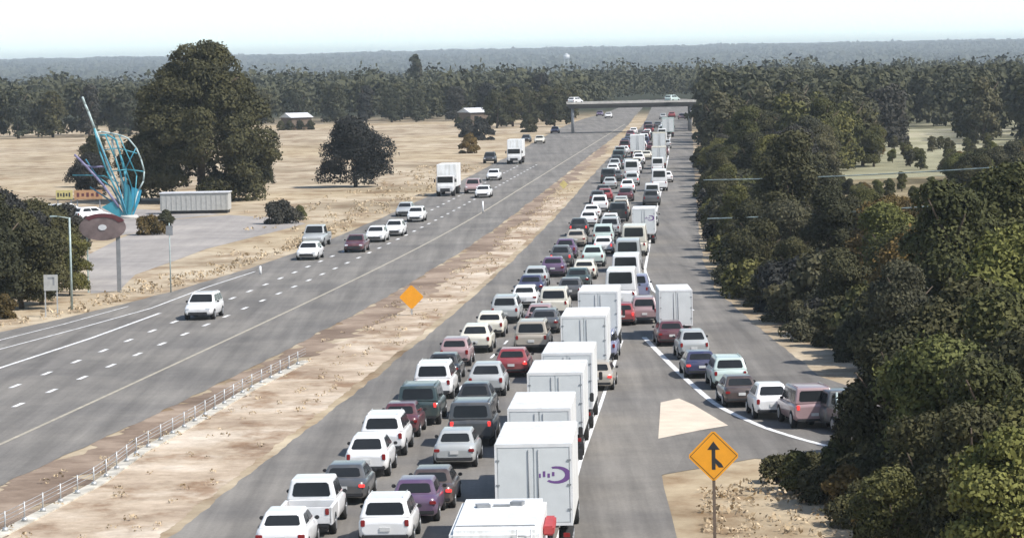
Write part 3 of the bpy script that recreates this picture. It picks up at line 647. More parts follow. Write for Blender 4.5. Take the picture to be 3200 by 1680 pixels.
# ------------------------------------------------------------ signs, posts, barrier
def diamond_sign(name, loc, zc, half, label, mat, symbol=True):
    r = empty(name, loc, -0.02); tag(r, label, 'road sign')
    mb = MB(); mb.box((0, .05, zc/2), (.1, .1, zc-.1)); mb.build('post', MWOOD if symbol else MGALV, r)
    def dia(h, y0, y1, m, nm, par):
        mb = MB(); pts = []
        for k in range(4):
            a = math.pi/2*k; c = Vector((math.cos(a)*h, 0, math.sin(a)*h)); d2 = Vector((-math.sin(a), 0, math.cos(a)))
            e = h*.07; pts += [c-Vector((math.cos(a), 0, math.sin(a)))*e-d2*e, c-Vector((math.cos(a), 0, math.sin(a)))*e+d2*e]
        fr = [(p.x, y0, zc+p.z) for p in pts]; bk = [(p.x, y1, zc+p.z) for p in pts]
        mb.quad(fr); mb.quad(bk)
        for k in range(8): mb.quad([fr[k], fr[(k+1) % 8], bk[(k+1) % 8], bk[k]])
        return mb.build(nm, m, par)
    pn = dia(half, -.012, 0., mat, 'panel', r)
    if symbol:
        # border strips and merge arrow
        mb = MB(); hb = half*.9
        for k in range(4):
            a = math.pi/2*k; b2 = a+math.pi/2; w = .025
            A = Vector((math.cos(a), 0, math.sin(a))); B = Vector((math.cos(b2), 0, math.sin(b2)))
            q = [A*hb, B*hb, B*(hb-w), A*(hb-w)]; mb.quad([(p.x, -.017, zc+p.z) for p in q])
        mb.build('border', MBLK, pn)
        mb = MB(); u = half
        def poly(pts): mb.quad([(x*u, -.018, zc+z*u) for x, z in pts])
        poly([(-.07,-.52),(.07,-.52),(.07,.28),(-.07,.28)]); poly([(-.24,.24),(.24,.24),(0,.56)])
        poly([(.07,-.28),(.07,-.08),(.3,-.3),(.38,-.44),(.2,-.44)])
        mb.build('merge_arrow', MBLK, pn)
    return r
s = atY(1795, 1145, 112)
diamond_sign('warning_sign', (s.x, 112, 0), s.z, .87, 'orange diamond sign with a black merging arrow on a post by the ramp', MORANGE)
b_ = at(1036, 792)
diamond_sign('warning_sign', (b_.x, b_.y, 0), atY(1036, 746, b_.y).z, .82, 'blurred plain orange diamond sign standing in the dirt median', MORANGE, False)
b_ = at(1418, 476)
diamond_sign('warning_sign', (b_.x, b_.y, 0), atY(1418, 463, b_.y).z, .55, 'tiny pale yellow diamond sign far along the dirt median', MYB, False)
# cable barrier on a pale concrete strip
r = empty('cable_barrier', (BAR[0][0], BAR[0][1], 0)); tag(r, 'pale cable barrier with short posts on a concrete strip in the median', 'barrier')
ox, oy = BAR[0]
mb = MB(); Yb = np.linspace(BAR[0][1], BAR[-1][1], 60)
for a, b2 in zip(Yb[:-1], Yb[1:]):
    xa, xb = interp(BAR, a)-ox, interp(BAR, b2)-ox; w = .27; g0, g1 = a-oy, b2-oy
    mb.quad([(xa-w, g0, .07), (xa+w, g0, .07), (xb+w, g1, .07), (xb-w, g1, .07)]); mb.quad([(xa+w, g0, 0), (xb+w, g1, 0), (xb+w, g1, .07), (xa+w, g0, .07)]); mb.quad([(xa-w, g0, 0), (xb-w, g1, 0), (xb-w, g1, .07), (xa-w, g0, .07)])
mb.build('concrete_strip', simple('strip_concrete', (0.5, 0.47, 0.4), 0.85, var=0.45, sc=0.9), r)
for Y in np.arange(BAR[0][1]+1, BAR[-1][1], 2.6):
    x = interp(BAR, Y)-ox; mb = MB(); mb.cyl((x, Y-oy, .07), (x, Y-oy, .8), .03, n=6); mb.cyl((x, Y-oy, .07), (x, Y-oy, .2), .12, .09, n=8)
    mb.build('post', MGALV, r)
for zc in (.45, .6, .75):
    mb = MB(); mb.tube([(interp(BAR, Y)-ox, Y-oy, zc) for Y in np.linspace(BAR[0][1], BAR[-1][1], 14)], .012, 5); mb.build('cable', MGALV, r)
# posts and poles
def pole(name, dx, y0, y1, rad, mat, label, cat='pole', head=None):
    b_ = at(dx, y1); zt = atY(dx, y0, b_.y).z; r = empty(name, (b_.x, b_.y, 0)); tag(r, label, cat)
    mb = MB(); mb.cyl((0, 0, 0), (0, 0, zt), rad, rad*.75, 8); mb.build('pole', mat, r)
    if head: head(r, zt)
    return r
def lamp(r, z):
    mb = MB(); mb.cyl((0, 0, z-.05), (-.9, 0, z+.1), .035, n=6); mb.build('arm', MPALE, r)
    mb = MB(); mb.box((-1.1, 0, z+.1), (.5, .2, .1), bev=.02); mb.build('lamp_head', MPALE, r)
pole('street_lamp', 181, 546, 778, .09, MPALE, 'slim pale lamp post beside the dark roadside trees on the left', 'street lamp', lamp)
def plate(r, z):
    mb = MB(); mb.box((0, -.04, z-.55), (.5, .04, .7), bev=.01); mb.build('plate', MGREY, r)
pole('marker_post', 430, 560, 735, .05, MPALE, 'thin pale post with a small grey plate beside the frontage road', 'post', plate)
pole('marker_post', 2106, 985, 1085, .06, MPALE, 'thin pale post standing among the cars at the ramp', 'post')
pole('marker_post', 655, 668, 690, .12, MWHT, 'short white marker post at the end of the left shoulder line', 'post')
pole('marker_post', 1215, 505, 535, .11, MWHT, 'short white post at the median edge of the left carriageway', 'post')
# white notice board
b_ = at(130, 796); r = empty('notice_board', (b_.x, b_.y, 0)); tag(r, 'white square notice board in front of the dark left trees', 'notice board')
z1 = atY(130, 690, b_.y).z; z0 = atY(130, 730, b_.y).z
mb = MB(); mb.box((0, 0, (z0+z1)/2), (.95, .06, z1-z0), bev=.01); pn = mb.build('panel', MWALL, r)
mb = MB(); mb.box((.2, -.035, (z0+z1)/2+.1), (.12, .01, .5)); mb.box((0, -.035, (z0+z1)/2+.32), (.4, .01, .12)); mb.build('faded_marking', MGREY, pn)
for q in (-.4, .4): mb = MB(); mb.box((q, .06, z1/2), (.08, .08, z1)); mb.build('post', MGALV, r)
# oval roadside sign on two posts
b_ = at(262, 735); Yo = b_.y; r = empty('oval_sign', (b_.x, Yo, 0)); tag(r, 'faded red oval roadside sign with a dark arched top on two posts', 'sign')
def rel(dx, dy, Y, o): p = atY(dx, dy, Y); return (p.x-o.x, p.z)
cx_, cz = rel(258, 571, Yo, b_); ax = (atY(318, 571, Yo).x-atY(200, 571, Yo).x)/2; az = (atY(258, 538, Yo).z-atY(258, 604, Yo).z)/2
def ell(mb, cx_, cz, a, b2, y0, y1, t0=0, t1=2*math.pi, n=28):
    f = [(cx_+a*math.cos(t0+(t1-t0)*k/n), y0, cz+b2*math.sin(t0+(t1-t0)*k/n)) for k in range(n)]
    g2 = [(p[0], y1, p[2]) for p in f]; mb.quad(f); mb.quad(g2)
    for k in range(n): mb.quad([f[k], f[(k+1) % n], g2[(k+1) % n], g2[k]])
mb = MB(); ell(mb, cx_, cz, ax, az, -.1, .1); pn = mb.build('panel', MPINK, r)
mb = MB(); ell(mb, cx_, cz, ax*.18, az*.22, -.14, -.09); mb.build('white_dot', MROOF, pn)
mb = MB()
for k in range(12):
    a0, a1 = .15*math.pi+.6*math.pi*k/12, .15*math.pi+.6*math.pi*(k+1)/12
    q = [(cx_+ax*s_*math.cos(a), -.13, cz+az*s_*math.sin(a)) for s_, a in ((1.06, a0), (1.06, a1), (.78, a1), (.78, a0))]; q2 = [(p[0], .13, p[2]) for p in q]
    mb.quad(q); mb.quad(q2)
    for j in range(4): mb.quad([q[j], q[(j+1) % 4], q2[(j+1) % 4], q2[j]])
mb.build('arched_top', MRED, r)
for dx, w, m in ((222, .12, MPALE), (300, .3, MGREY)):
    q = rel(dx, 735, Yo, b_)[0]; mb = MB(); mb.box((q, .2, cz/2), (w, w, cz), bev=.01); mb.build('post', m, r)
# yellow and orange boards
for dx0, dx1, m, nm in ((142, 184, MYB, 'yellow board with dark lettering above the parked cars'), (188, 259, MORG, 'long orange board above the parked cars, right of the yellow board')):
    b_ = at((dx0+dx1)/2, 540); r = empty('sign_board', (b_.x, b_.y, 0)); tag(r, nm, 'sign board')
    z1 = atY(dx0, 478, b_.y).z; z0 = atY(dx0, 501, b_.y).z; w = atY(dx1, 500, b_.y).x-atY(dx0, 500, b_.y).x
    mb = MB(); mb.box((0, 0, (z0+z1)/2), (w, .15, z1-z0), bev=.02); pn = mb.build('panel', m, r)
    for k in range(5): mb = MB(); mb.box((-w*.36+k*w*.17, -.085, (z0+z1)/2), (w*.09, .02, (z1-z0)*(.3 if k % 2 else .45))); mb.build('letter', MBLK if m == MYB else MRED, pn)
    for q in (-w*.4, w*.4): mb = MB(); mb.box((q, .1, z0/2), (.12, .12, z0)); mb.build('post', MGREY, r)
# teal sculpture
Yt = at(325, 548).y; base = Vector((at(325, 548).x, Yt, 0)); r = empty('steel_sculpture', base); tag(r, 'tall teal steel sculpture with a slanting pale mast, a looped arm and violet struts', 'sculpture')
def tp(lst, dy=0): return [tuple(Vector((atY(x, y, Yt).x, Yt+dy, atY(x, y, Yt).z))-base) for x, y in lst]
def part(nm, lst, rad, m, dy=0): mb = MB(); mb.tube(tp(lst, dy), rad, 8); return mb.build(nm, m, r)
part('mast', [(207,243),(214,262),(222,280),(238,322),(259,376),(280,443),(296,490),(318,545)], .13, MPALE)
part('second_mast', [(280,350),(288,393),(301,434),(309,480),(324,545)], .12, MPALE, .5)
part('mast_stay', [(238,322),(252,380),(270,430),(305,500),(318,545)], .10, MTEAL, -.4)
part('loop_arm', [(234,334),(254,331),(276,334),(300,339),(322,348),(342,372),(354,400),(362,430),(360,455),(347,480),(330,540)], .09, MPALE, .3)
part('inner_loop', [(250,340),(268,338),(292,352),(302,390),(312,430),(318,465)], .10, MTEAL, .3)
part('violet_strut', [(188,388),(205,404),(222,422),(243,445),(263,468),(300,520)], .13, MVIO, -.3)
part('violet_strut', [(205,412),(232,420),(262,418),(280,440)], .10, MVIO, .2)
part('green_strut', [(182,440),(220,440),(262,442),(300,460)], .06, MTEAL, .1)
for k, (l, q) in enumerate((([(246,345),(300,470),(322,545)], .09), ([(264,338),(290,400),(330,520)], .08), ([(284,338),(330,470),(332,540)], .07), ([(342,372),(318,420),(312,500)], .06), ([(300,339),(345,440),(338,530)], .06), ([(240,440),(280,470),(318,540)], .09), ([(225,470),(270,500),(316,545)], .08), ([(262,376),(300,372),(345,385)], .06), ([(280,430),(320,425),(362,430)], .06), ([(215,400),(262,470),(312,540)], .07))):
    part('teal_brace', l, q, MTEAL if k % 3 else simple('blue_teal_steel', (.05, .24, .34), .5), (-.5, .2, .5, -.2)[k % 4])
def fan(nm, lst, m, th=.12, dy=0):
    f = tp(lst, dy); mb = MB(); bk = [(p[0], p[1]+th, p[2]) for p in f]; mb.quad(f); mb.quad(bk); n = len(f)
    for k in range(n): mb.quad([f[k], f[(k+1) % n], bk[(k+1) % n], bk[k]])
    return mb.build(nm, m, r)
fan('teal_fin', [(311,455),(325,466),(332,500),(330,540),(318,540),(312,500)], MTEAL)
fan('teal_fin', [(330,470),(356,478),(350,505),(336,540),(330,540)], simple('blue_teal_panel', (.04, .3, .45), .4), dy=.25)
fan('teal_fin', [(256,520),(285,505),(315,540),(330,548),(300,545)], MTEAL, dy=-.3)
mb = MB(); mb.cyl((0, 0, 0), (0, 0, .35), 1.1, .9, 16); mb.build('plinth', MCONC, r)
# site trailer building
b_ = at(490, 537); r = empty('storage_trailer', (b_.x, b_.y+1.5, 0), -.03); tag(r, 'long low white storage trailer below the big dark tree', 'trailer')
mb = MB(); mb.box((0, 0, 1.3), (7.6, 3, 1.9), bev=.04); w_ = mb.build('wall', MWALL, r)
mb = MB(); mb.box((0, 0, 2.32), (7.8, 3.2, .12), bev=.02); mb.build('roof', MROOF, r)
mb = MB()
for k in range(14): mb.box((-3.6+k*.555, -1.515, 1.3), (.05, .05, 1.75))
mb.build('wall_rib', MWALL, w_)
mb = MB(); mb.box((0, 0, .17), (7.3, 2.7, .34)); mb.build('skirting', MBLK, r)
# water tank
p = atY(1425, 141, 6000); r = empty('water_tank', (p.x, 6000, hill(p.x, 6000))); tag(r, 'tiny white water tank standing above the far woods', 'water tank')
mb = MB(); zt = p.z-hill(p.x, 6000)+4; mb.cyl((0, 0, zt-9), (0, 0, zt-2), 5.5, 5.5, 16); mb.cyl((0, 0, zt-2), (0, 0, zt+1), 5.5, .6, 16); mb.build('tank', MROOF, r)
for k in range(4): a = math.pi/4+k*math.pi/2; mb = MB(); mb.cyl((4.6*math.cos(a), 4.6*math.sin(a), 0), (4.2*math.cos(a), 4.2*math.sin(a), zt-9), .35, n=6); mb.build('leg', MROOF, r)

# ------------------------------------------------------------ overpass
Yb_ = 720; pl = atY(1437, 258, Yb_); pr_ = atY(1738, 256, Yb_); zd = pl.z
r = empty('overpass', ((pl.x+pr_.x)/2, Yb_, 0)); tag(r, 'long low concrete overpass crossing the highway in the distance', 'bridge'); ox = (pl.x+pr_.x)/2; hw_ = (pr_.x-pl.x)/2
mb = MB(); mb.box((0, 0, zd-.5), (2*hw_+2, 7, .4)); mb.build('deck', simple('deck_concrete', (.06, .06, .058), .9), r)
mb = MB(); mb.box((0, -3.4, zd-.98), (2*hw_+1, .5, .44)); mb.box((0, 3.4, zd-.98), (2*hw_+1, .5, .44)); mb.build('girder', MBLK, r)
mb = MB(); mb.box((0, -4.35, zd-.04), (2*hw_+2, .12, .4)); mb.build('parapet', MCONC, r)
mb = MB(); mb.box((0, 4.35, zd-.04), (2*hw_+2, .12, .4)); mb.build('parapet', MCONC, r)
for q in (-hw_*.98, hw_*.98):
    mb = MB()
    for yy in (-3, 0, 3): mb.cyl((q, yy, 0), (q, yy, zd-1.), .28, n=10)
    mb.build('pier', MGREY, r)
for dx, k, cl, lb in ((1447, 'hatch', 'white', 'small white car crossing the left end of the overpass'), (1690, 'hatch', 'mint', 'pale green car crossing the right end of the overpass')):
    p = atY(dx, 250, Yb_); v = vehicle(k, cl, (p.x, Yb_), .6, lb, 'vehicles on the overpass', anchor=False); v.location.z = zd-.25; v.location.y = Yb_-2

# ------------------------------------------------------------ power lines
def wirepts(a, b2, sag, n=24):
    a = Vector(a); b2 = Vector(b2); return [tuple(a.lerp(b2, k/n)-Vector((0, 0, sag*4*(k/n)*(1-k/n)))) for k in range(n+1)]
for (l, rr, Ya, Yc, nm) in (((1770,452),(2700,406),330,250,'upper of two pale power cables crossing in front of the right woods'), ((1780,549),(2700,484),270,200,'lower of two pale power cables crossing in front of the right woods'), ((-120,628),(228,622),232,262,'pale cable crossing the dark trees at the left edge')):
    a, b2 = atY(*l, Ya), atY(*rr, Yc); mb = MB(); mb.tube(wirepts(a, b2, .25), .045 if Ya > 240 else .032, 5); o = mb.build('power_cable', MPALE); tag(o, nm, 'cable')

# ------------------------------------------------------------ trees
def cloud(n, lobes, size, seed, zmin=0.0, flat=0.75):
    g = np.random.default_rng(seed); k = len(lobes); L_ = np.array(lobes); wts = L_[:, 3]**2*L_[:, 5]**0; wts = wts/wts.sum()
    idx = g.choice(k, n, p=wts); c = L_[idx]; d = g.normal(size=(n, 3)); d /= np.linalg.norm(d, axis=1)[:, None]
    d[:, 2] = np.where(d[:, 2] < -0.35, -d[:, 2], d[:, 2])
    rad = g.uniform(.6, 1.06, n)**0.7*(1+.16*(g.uniform(size=n) > .86)); p = c[:, :3]+d*c[:, 3:6]*rad[:, None]
    p = p[p[:, 2] > zmin]; d = d[:len(p)] if False else d[(c[:, 2]+d[:, 2]*c[:, 5]*rad) > zmin]; n = len(p)
    nrm = d+g.normal(size=(n, 3))*.55; nrm /= np.linalg.norm(nrm, axis=1)[:, None]
    a = np.cross(nrm, g.normal(size=(n, 3))); a /= np.linalg.norm(a, axis=1)[:, None]; b2 = np.cross(nrm, a)
    s_ = size*g.uniform(.55, 1.35, n)[:, None]; e = g.uniform(.45, .8, n)[:, None]
    V = np.stack([p+a*s_, p+b2*s_*e, p-a*s_*.9, p-b2*s_*e], 1).reshape(-1, 3)
    return V
def cloud_mesh(name, V, mat):
    n = len(V)//4; me = bpy.data.meshes.new(name); me.vertices.add(len(V)); me.vertices.foreach_set('co', V.ravel().astype(np.float32))
    me.loops.add(4*n); me.loops.foreach_set('vertex_index', np.arange(4*n, dtype=np.int32)); me.polygons.add(n)
    me.polygons.foreach_set('loop_start', np.arange(0, 4*n, 4, dtype=np.int32)); me.update(calc_edges=True); me.validate(); me.materials.append(mat); return me
def mklobes(seed, W_, H_, z0, k=22, cone=0.0, sq=1.0):
    g = np.random.default_rng(seed); out = []
    for i in range(k):
        zf = (i+.5)/k; zf = zf**0.9
        prof = math.sqrt(max(.05, 1-(2*zf-.85)**2*.75)) if zf > .4 else .8+zf*.35
        prof *= (1-cone*zf); a = g.uniform(0, 6.28); rr = g.uniform(.25, .68)*prof*W_/2
        s_ = g.uniform(.24, .38)*W_/2*(1-.35*zf*cone)*(1 if k < 30 else .8)
        out.append((rr*math.cos(a), rr*math.sin(a), z0+zf*(H_-z0-s_*.8)+s_*.1, s_*1.15, s_*1.15, s_*.95))
    out.append((0, 0, z0+(H_-z0)*.5, W_*.28, W_*.28, (H_-z0)*.38)); return out
def trunkmesh(W_, H_, seed):
    g = random.Random(seed); mb = MB(); x = y = 0; r_ = H_*.032; z = 0; pts = [(0, 0, 0)]
    for k in range(4):
        z += H_*.16; x += g.uniform(-.2, .2); y += g.uniform(-.2, .2); pts.append((x, y, z))
    for k in range(4): mb.cyl(pts[k], pts[k+1], r_*(1-.18*k), r_*(1-.18*(k+1)), 8)
    for k in range(7):
        a = g.uniform(0, 6.28); p = Vector(pts[2+k % 3]); q = p+Vector((math.cos(a)*W_*.3, math.sin(a)*W_*.3, H_*g.uniform(.12, .3)))
        mb.cyl(p, q, r_*.4, r_*.12, 6)
    return mb.mesh('trunk', MBARK)
TP = {}
def treeproto(key, W_, H_, z0, n, size, k=22, cone=0., seed=1, lobes=None):
    TP[key] = (cloud_mesh('crown', cloud(n, lobes or mklobes(seed, W_, H_, z0, k, cone), size, seed), LEAF['dark']), trunkmesh(W_, H_, seed), W_, H_)
treeproto('round0', 9, 10, 1.0, 26000, .155, 20, .1, 11); treeproto('round1', 10, 9, .8, 26000, .155, 18, .0, 12)
treeproto('round2', 8, 11, 1.2, 26000, .15, 22, .25, 13); treeproto('round3', 9.5, 9.5, .9, 26000, .155, 16, .15, 14)
treeproto('tall0', 6, 14, 1.5, 7000, .27, 26, .35, 15); bl = []; gb_ = np.random.default_rng(5); prof = [(0, 7.6), (2, 8.5), (5, 9.3), (8, 9.5), (10.5, 8.9), (13, 7.1), (15, 5.4), (17, 4.1), (19, 2.4)]
for i in range(130):
    z = .6+17.4*(i+.5)/130; Rm = float(np.interp(z, [p[0] for p in prof], [p[1] for p in prof])); s_ = gb_.uniform(1.2, 2.1)*(.7 if z > 14 else 1); a = gb_.uniform(0, 6.28)
    rr = max(0, Rm-s_*.9)*gb_.uniform(.75, 1.05); bl.append((rr*math.cos(a), rr*math.sin(a), z, s_*1.15, s_*1.15, s_))
bl += [(0, 0, 6, 6, 6, 5.4), (0, 0, 12, 4.2, 4.2, 5)]
treeproto('big', 18.5, 19.5, .5, 110000, .19, lobes=bl)
treeproto('oak', 11.5, 9, .5, 34000, .15, 28, .05, 27); treeproto('bush0', 4.8, 2.4, -.3, 4500, .14, 12, .1, 18); treeproto('bush1', 4, 3, -.3, 4000, .15, 12, .2, 19)
treeproto('lo0', 10, 11, .5, 4500, .37, 16, .1, 20); treeproto('lo1', 11, 12, .5, 4500, .38, 18, .2, 21); treeproto('lo2', 9, 13, .5, 4200, .36, 18, .3, 22)
TN = {'bush': ('shrub', 'shrub')}
def tree(key, x, y, sc, leaf, label, group=None, szz=1.0, name=None, cat=None):
    cm, tm, W_, H_ = TP[key]; bush = key.startswith('bush')
    r = empty(name or ('shrub' if bush else ('evergreen_tree' if key in ('big', 'tall0') else 'oak_tree')), (x, y, hill(x, y) if y > 1200 else 0), random.uniform(0, 6.28)); r.scale = (sc, sc, sc*szz)
    tag(r, label, cat or ('shrub' if bush else 'tree'), group)
    c = bpy.data.objects.new('crown', cm); C.objects.link(c); c.parent = r; c.material_slots[0].link = 'OBJECT'; c.material_slots[0].material = LEAF[leaf]
    q = bpy.data.objects.new('trunk' if not bush else 'stem', tm); C.objects.link(q); q.parent = r
    if bush: q.scale = (.5, .5, .5)
    return r
def treeD(key, dx, dy, *a, **k): p = at(dx, dy); return tree(key, p.x, p.y, *a, **k)
t_ = treeD('big', 512, 505, 1.0, 'dark', 'huge dark evergreen towering over the field and the white trailer'); t_.rotation_euler.z = 1.
treeD('oak', 895, 470, 1.0, 'oak', 'broad dark oak standing alone in the dry field')
treeD('round1', 225, 500, .62, 'oak', 'dark tree behind the teal sculpture at the foot of the huge evergreen')
treeD('round0', 240, 470, .7, 'dark', 'dark tree left of the huge evergreen behind the boards'); treeD('round3', 350, 505, .75, 'dark', 'low dark tree under the left flank of the huge evergreen')
treeD('round0', 640, 500, .8, 'dark', 'rounded dark tree under the right flank of the huge evergreen')
treeD('bush0', 705, 562, 1.0, 'oak', 'dark green shrub alone on the dry verge right of the white trailer'); treeD('bush1', 755, 552, .5, 'olive', 'small olive shrub next to the dark verge shrub')
treeD('bush0', 375, 590, .8, 'rust', 'brownish shrub at the right of the oval sign'); treeD('bush1', 418, 572, .6, 'dark', 'small dark shrub at the edge of the frontage road')
for k, (dx, dy, sc, lf) in enumerate(((-30,790,.8,'dark'),(55,775,.72,'dark'),(105,765,.6,'dark'),(178,742,.45,'olive'),(20,740,.8,'oak'),(100,720,.72,'dark'),(165,705,.6,'oak'),(-60,745,.85,'dark'))):
    treeD(('round0','round3','round1')[k % 3], dx, dy, sc, lf, 'dark leafy tree in the clump at the left edge behind the notice board', 'trees of the left edge clump')
for dx, dy, sc, lf, lb in ((1215,352,.9,'oak','low dark bush at the field corner left of the road'),(1175,345,.8,'oak','low dark bush just left of the field corner bush'),(1330,332,.8,'dark','small dark bush beside the far left carriageway'),(1180,385,.7,'rust','small brown bush on the dry verge near the far cars'),(15,800,.35,'rust','small brown bush at the left edge of the verge')):
    treeD('bush1', dx, dy, sc*1.6, lf, lb)
# treelines
EXTRA = []
def line_of_trees(x0, x1, yd, rows, step, label, group, leaves, smin, smax, dyw=14):
    x0w, x1w = at(x0, yd).x, at(x1, yd).x; Y0 = at((x0+x1)/2, yd).y
    for rw in range(rows):
        x = x0w+random.uniform(0, step)
        while x < x1w:
            yy = Y0+rw*dyw+random.uniform(-4, 4); sc_ = random.uniform(smin, smax)
            if rw == 0: tree(random.choice(('lo0', 'lo1', 'lo2')), x, yy, sc_, random.choice(leaves), label, group)
            else: EXTRA.append((x, yy, sc_*1.05))
            x += step*random.uniform(.75, 1.25)
line_of_trees(-80, 420, 345, 3, 8, 'dark tree in the treeline behind the field at the left edge', 'trees of the left field treeline', ('dark', 'oak', 'far'), .78, 1.02)
line_of_trees(600, 1440, 306, 3, 8.5, 'dark tree in the straight treeline beyond the tan field', 'trees of the middle field treeline', ('dark', 'oak', 'far'), .72, .92)
for dx, dy, sc in ((1250,322,.8),(1290,318,.85),(1330,312,.8),(1375,310,.85),(1410,306,.8),(1437,300,.75),(1425,312,.6),(1395,318,.7)): treeD('lo0', dx, dy, sc, 'dark', 'dark tree at the roadside end of the middle treeline, before the overpass', 'trees before the overpass')
t_ = tree('tall0', atY(1045, 160, 1150).x, 1150, 1.25, 'far', 'lone taller tree rising above the far woods'); 
# houses at the far treeline
for dx, dy, w, lb in ((745, 290, 5.2, 'small white roofed house against the treeline right of the big tree'), (1190, 276, 4.6, 'small white roofed house in the middle of the far treeline')):
    Y = 812; p = atY(dx, dy-7, Y); r = empty('farm_house', (p.x, Y, 0), .5); tag(r, lb, 'house'); h = max(1.6, p.z)
    mb = MB(); mb.box((0, 0, h*.37), (w, 6, h*.74)); mb.build('wall', MWOOD, r)
    mb = MB(); e = .4; a, b2, c = w/2+e, 3.4, h
    c *= .75
    for s_ in (-1, 1): mb.quad([(-a, s_*b2, c-.1), (a, s_*b2, c-.1), (a, 0, c+1.0), (-a, 0, c+1.0)])
    for s_ in (-1, 1): mb.quad([(s_*a*.96, -b2, c-.1), (s_*a*.96, b2, c-.1), (s_*a*.96, 0, c+.96)])
    mb.build('roof', MROOF, r)
    mb = MB(); mb.box((-.8, -3.02, h*.4), (1., .06, h*.3)); mb.build('window', MGLASS, r)
    for q in (-3.4, -1.2, 1.3, 3.6): tree('bush1', p.x+q, Y-5, .75, 'dark', 'dark shrub in front of a small white roofed house by the treeline', 'shrubs before the treeline houses')
# right hand woods
def poisson(fn, n, rmin, tries=14000):
    pts = []
    for _ in range(tries):
        if len(pts) >= n: break
        p = fn()
        if p is None: continue
        if all((p[0]-q[0])**2+(p[1]-q[1])**2 > rmin(p)**2 for q in pts[-400:]): pts.append(p)
    return pts
EDGE = [(26, 100), (24.5, 125), (22.0, 150), (19.6, 165), (18.2, 180), (17.2, 195), (16.6, 215), (16.0, 240), (16.9, 277), (19.6, 335), (25.4, 450), (39.8, 715), (50, 900)]
def todx(x, y, z=0):      # world -> D coordinates
    v = Vector((x, y, z-H)); d = v.dot(fw); return ((v.dot(rt)/d*F+CX)*2.515625, (CY-v.dot(up)/d*F)*2.515625)
def clear(x, y):
    dx, dy = todx(x, y)
    return any(a < dx < b2 and c < dy < d for a, b2, c, d in WIN)
WIN = [(2245, 2430, 323, 372), (2075, 2375, 430, 478), (2490, 2580, 322, 362)]
def fit(x, y, sc, Hh, Ww):
    for a, b2, c, d in WIN:
        dx, dy = todx(x, y); hw_ = Ww*sc/2*F/y*2.5
        if dx+hw_*.6 > a and dx-hw_*.6 < b2 and dy > d:
            while sc > .22 and todx(x, y, Hh*sc)[1] < d: sc -= .02
    return sc
def near():
    Y = math.sqrt(random.uniform(150**2, 470**2)); x = random.uniform(interp(EDGE, Y)+1, .17*Y+8)
    return None if (x < interp(EDGE, Y)+1 or clear(x, Y)) else (x, Y)
pts = poisson(near, 160, lambda p: 4.2 if p[0]-interp(EDGE, p[1]) < 3 else 5.8)
for x, y in pts:
    e = x-interp(EDGE, y); dd = y; sc = random.uniform(.62, .95) if e > 3.5 else random.uniform(.4, .62)
    sc = fit(x, y, sc, 10.5, 9)
    dx, dy = todx(x, y); right = dx > 2150
    lf = random.choice(('olive', 'lime', 'olive', 'grey', 'rust', 'dark', 'olive')) if right else random.choice(('dark', 'grey', 'olive', 'dark', 'oak'))
    nm = dict(olive='olive green', lime='bright green', grey='greyish', rust='rust tinged', dark='dark', oak='blackish green')[lf]
    zone = 'near the ramp' if y < 210 else ('beside the middle stretch of the shoulder' if y < 320 else 'around the two pale clearings')
    tree(random.choice(('round0', 'round1', 'round2', 'round3')), x, y, sc, lf, f'{nm} roadside tree in the right woods {zone}', f'{nm} trees of the right woods {zone}')
for k in range(95):
    Y = 172*math.exp(k/95*math.log(520/172)); e = random.choice((.3, .8, 1.8, 2.6, 4.))+random.uniform(-.3, .3); lf = random.choice(('dark', 'olive', 'dark', 'grey', 'oak')); x = interp(EDGE, Y)+e
    tree(random.choice(('bush0', 'bush1')), x, Y, random.uniform(.7, 1.1)*(1 if e < 1.2 else 1.35), lf, '%s shrub filling the foot of the right woods along the sandy shoulder' % dict(dark='dark', olive='olive green', grey='greyish', oak='blackish')[lf], '%s shrubs along the right shoulder' % lf)
def mid():
    Y = math.sqrt(random.uniform(455**2, 900**2)); x = random.uniform(interp(EDGE, Y)+2, .17*Y+10)
    return None if (x < interp(EDGE, Y)+1 or clear(x, Y)) else (x, Y)
for x, y in poisson(mid, 330, lambda p: 8.5):
    if y > 600: EXTRA.append((x, y, random.uniform(.85, 1.1))); continue
    lf = random.choice(('grey', 'dark', 'dark', 'oak', 'grey', 'far', 'olive')) if y > 560 else random.choice(('grey', 'dark', 'olive', 'olive', 'grey'))
    nm = dict(olive='olive green', grey='greyish', dark='dark', oak='blackish green', far='dull green')[lf]
    tree(random.choice(('lo0', 'lo1', 'lo2')), x, y, fit(x, y, random.uniform(.75, 1.0)*.9, 12, 10), lf, f'{nm} tree in the dense woods right of the highway beyond the clearings', f'{nm} trees of the far right woods')
for k in range(70):
    dx, dy = random.uniform(2060, 2640), random.uniform(384, 520)
    if any(a-30 < dx < b2+30 and c-6 < dy < d+6 for a, b2, c, d in WIN): continue
    p = at(dx, dy); lf = random.choice(('olive', 'lime', 'dark', 'olive', 'rust')); sc = fit(p.x, p.y, random.uniform(.45, .72), 10.5, 9)
    tree(random.choice(('round0', 'round1', 'round3')), p.x, p.y, sc, lf, 'small %s tree on the scrubby ground between and beside the two pale clearings' % dict(olive='olive green', lime='bright green', dark='dark', rust='rust tinged')[lf], 'small %s trees by the clearings' % lf)
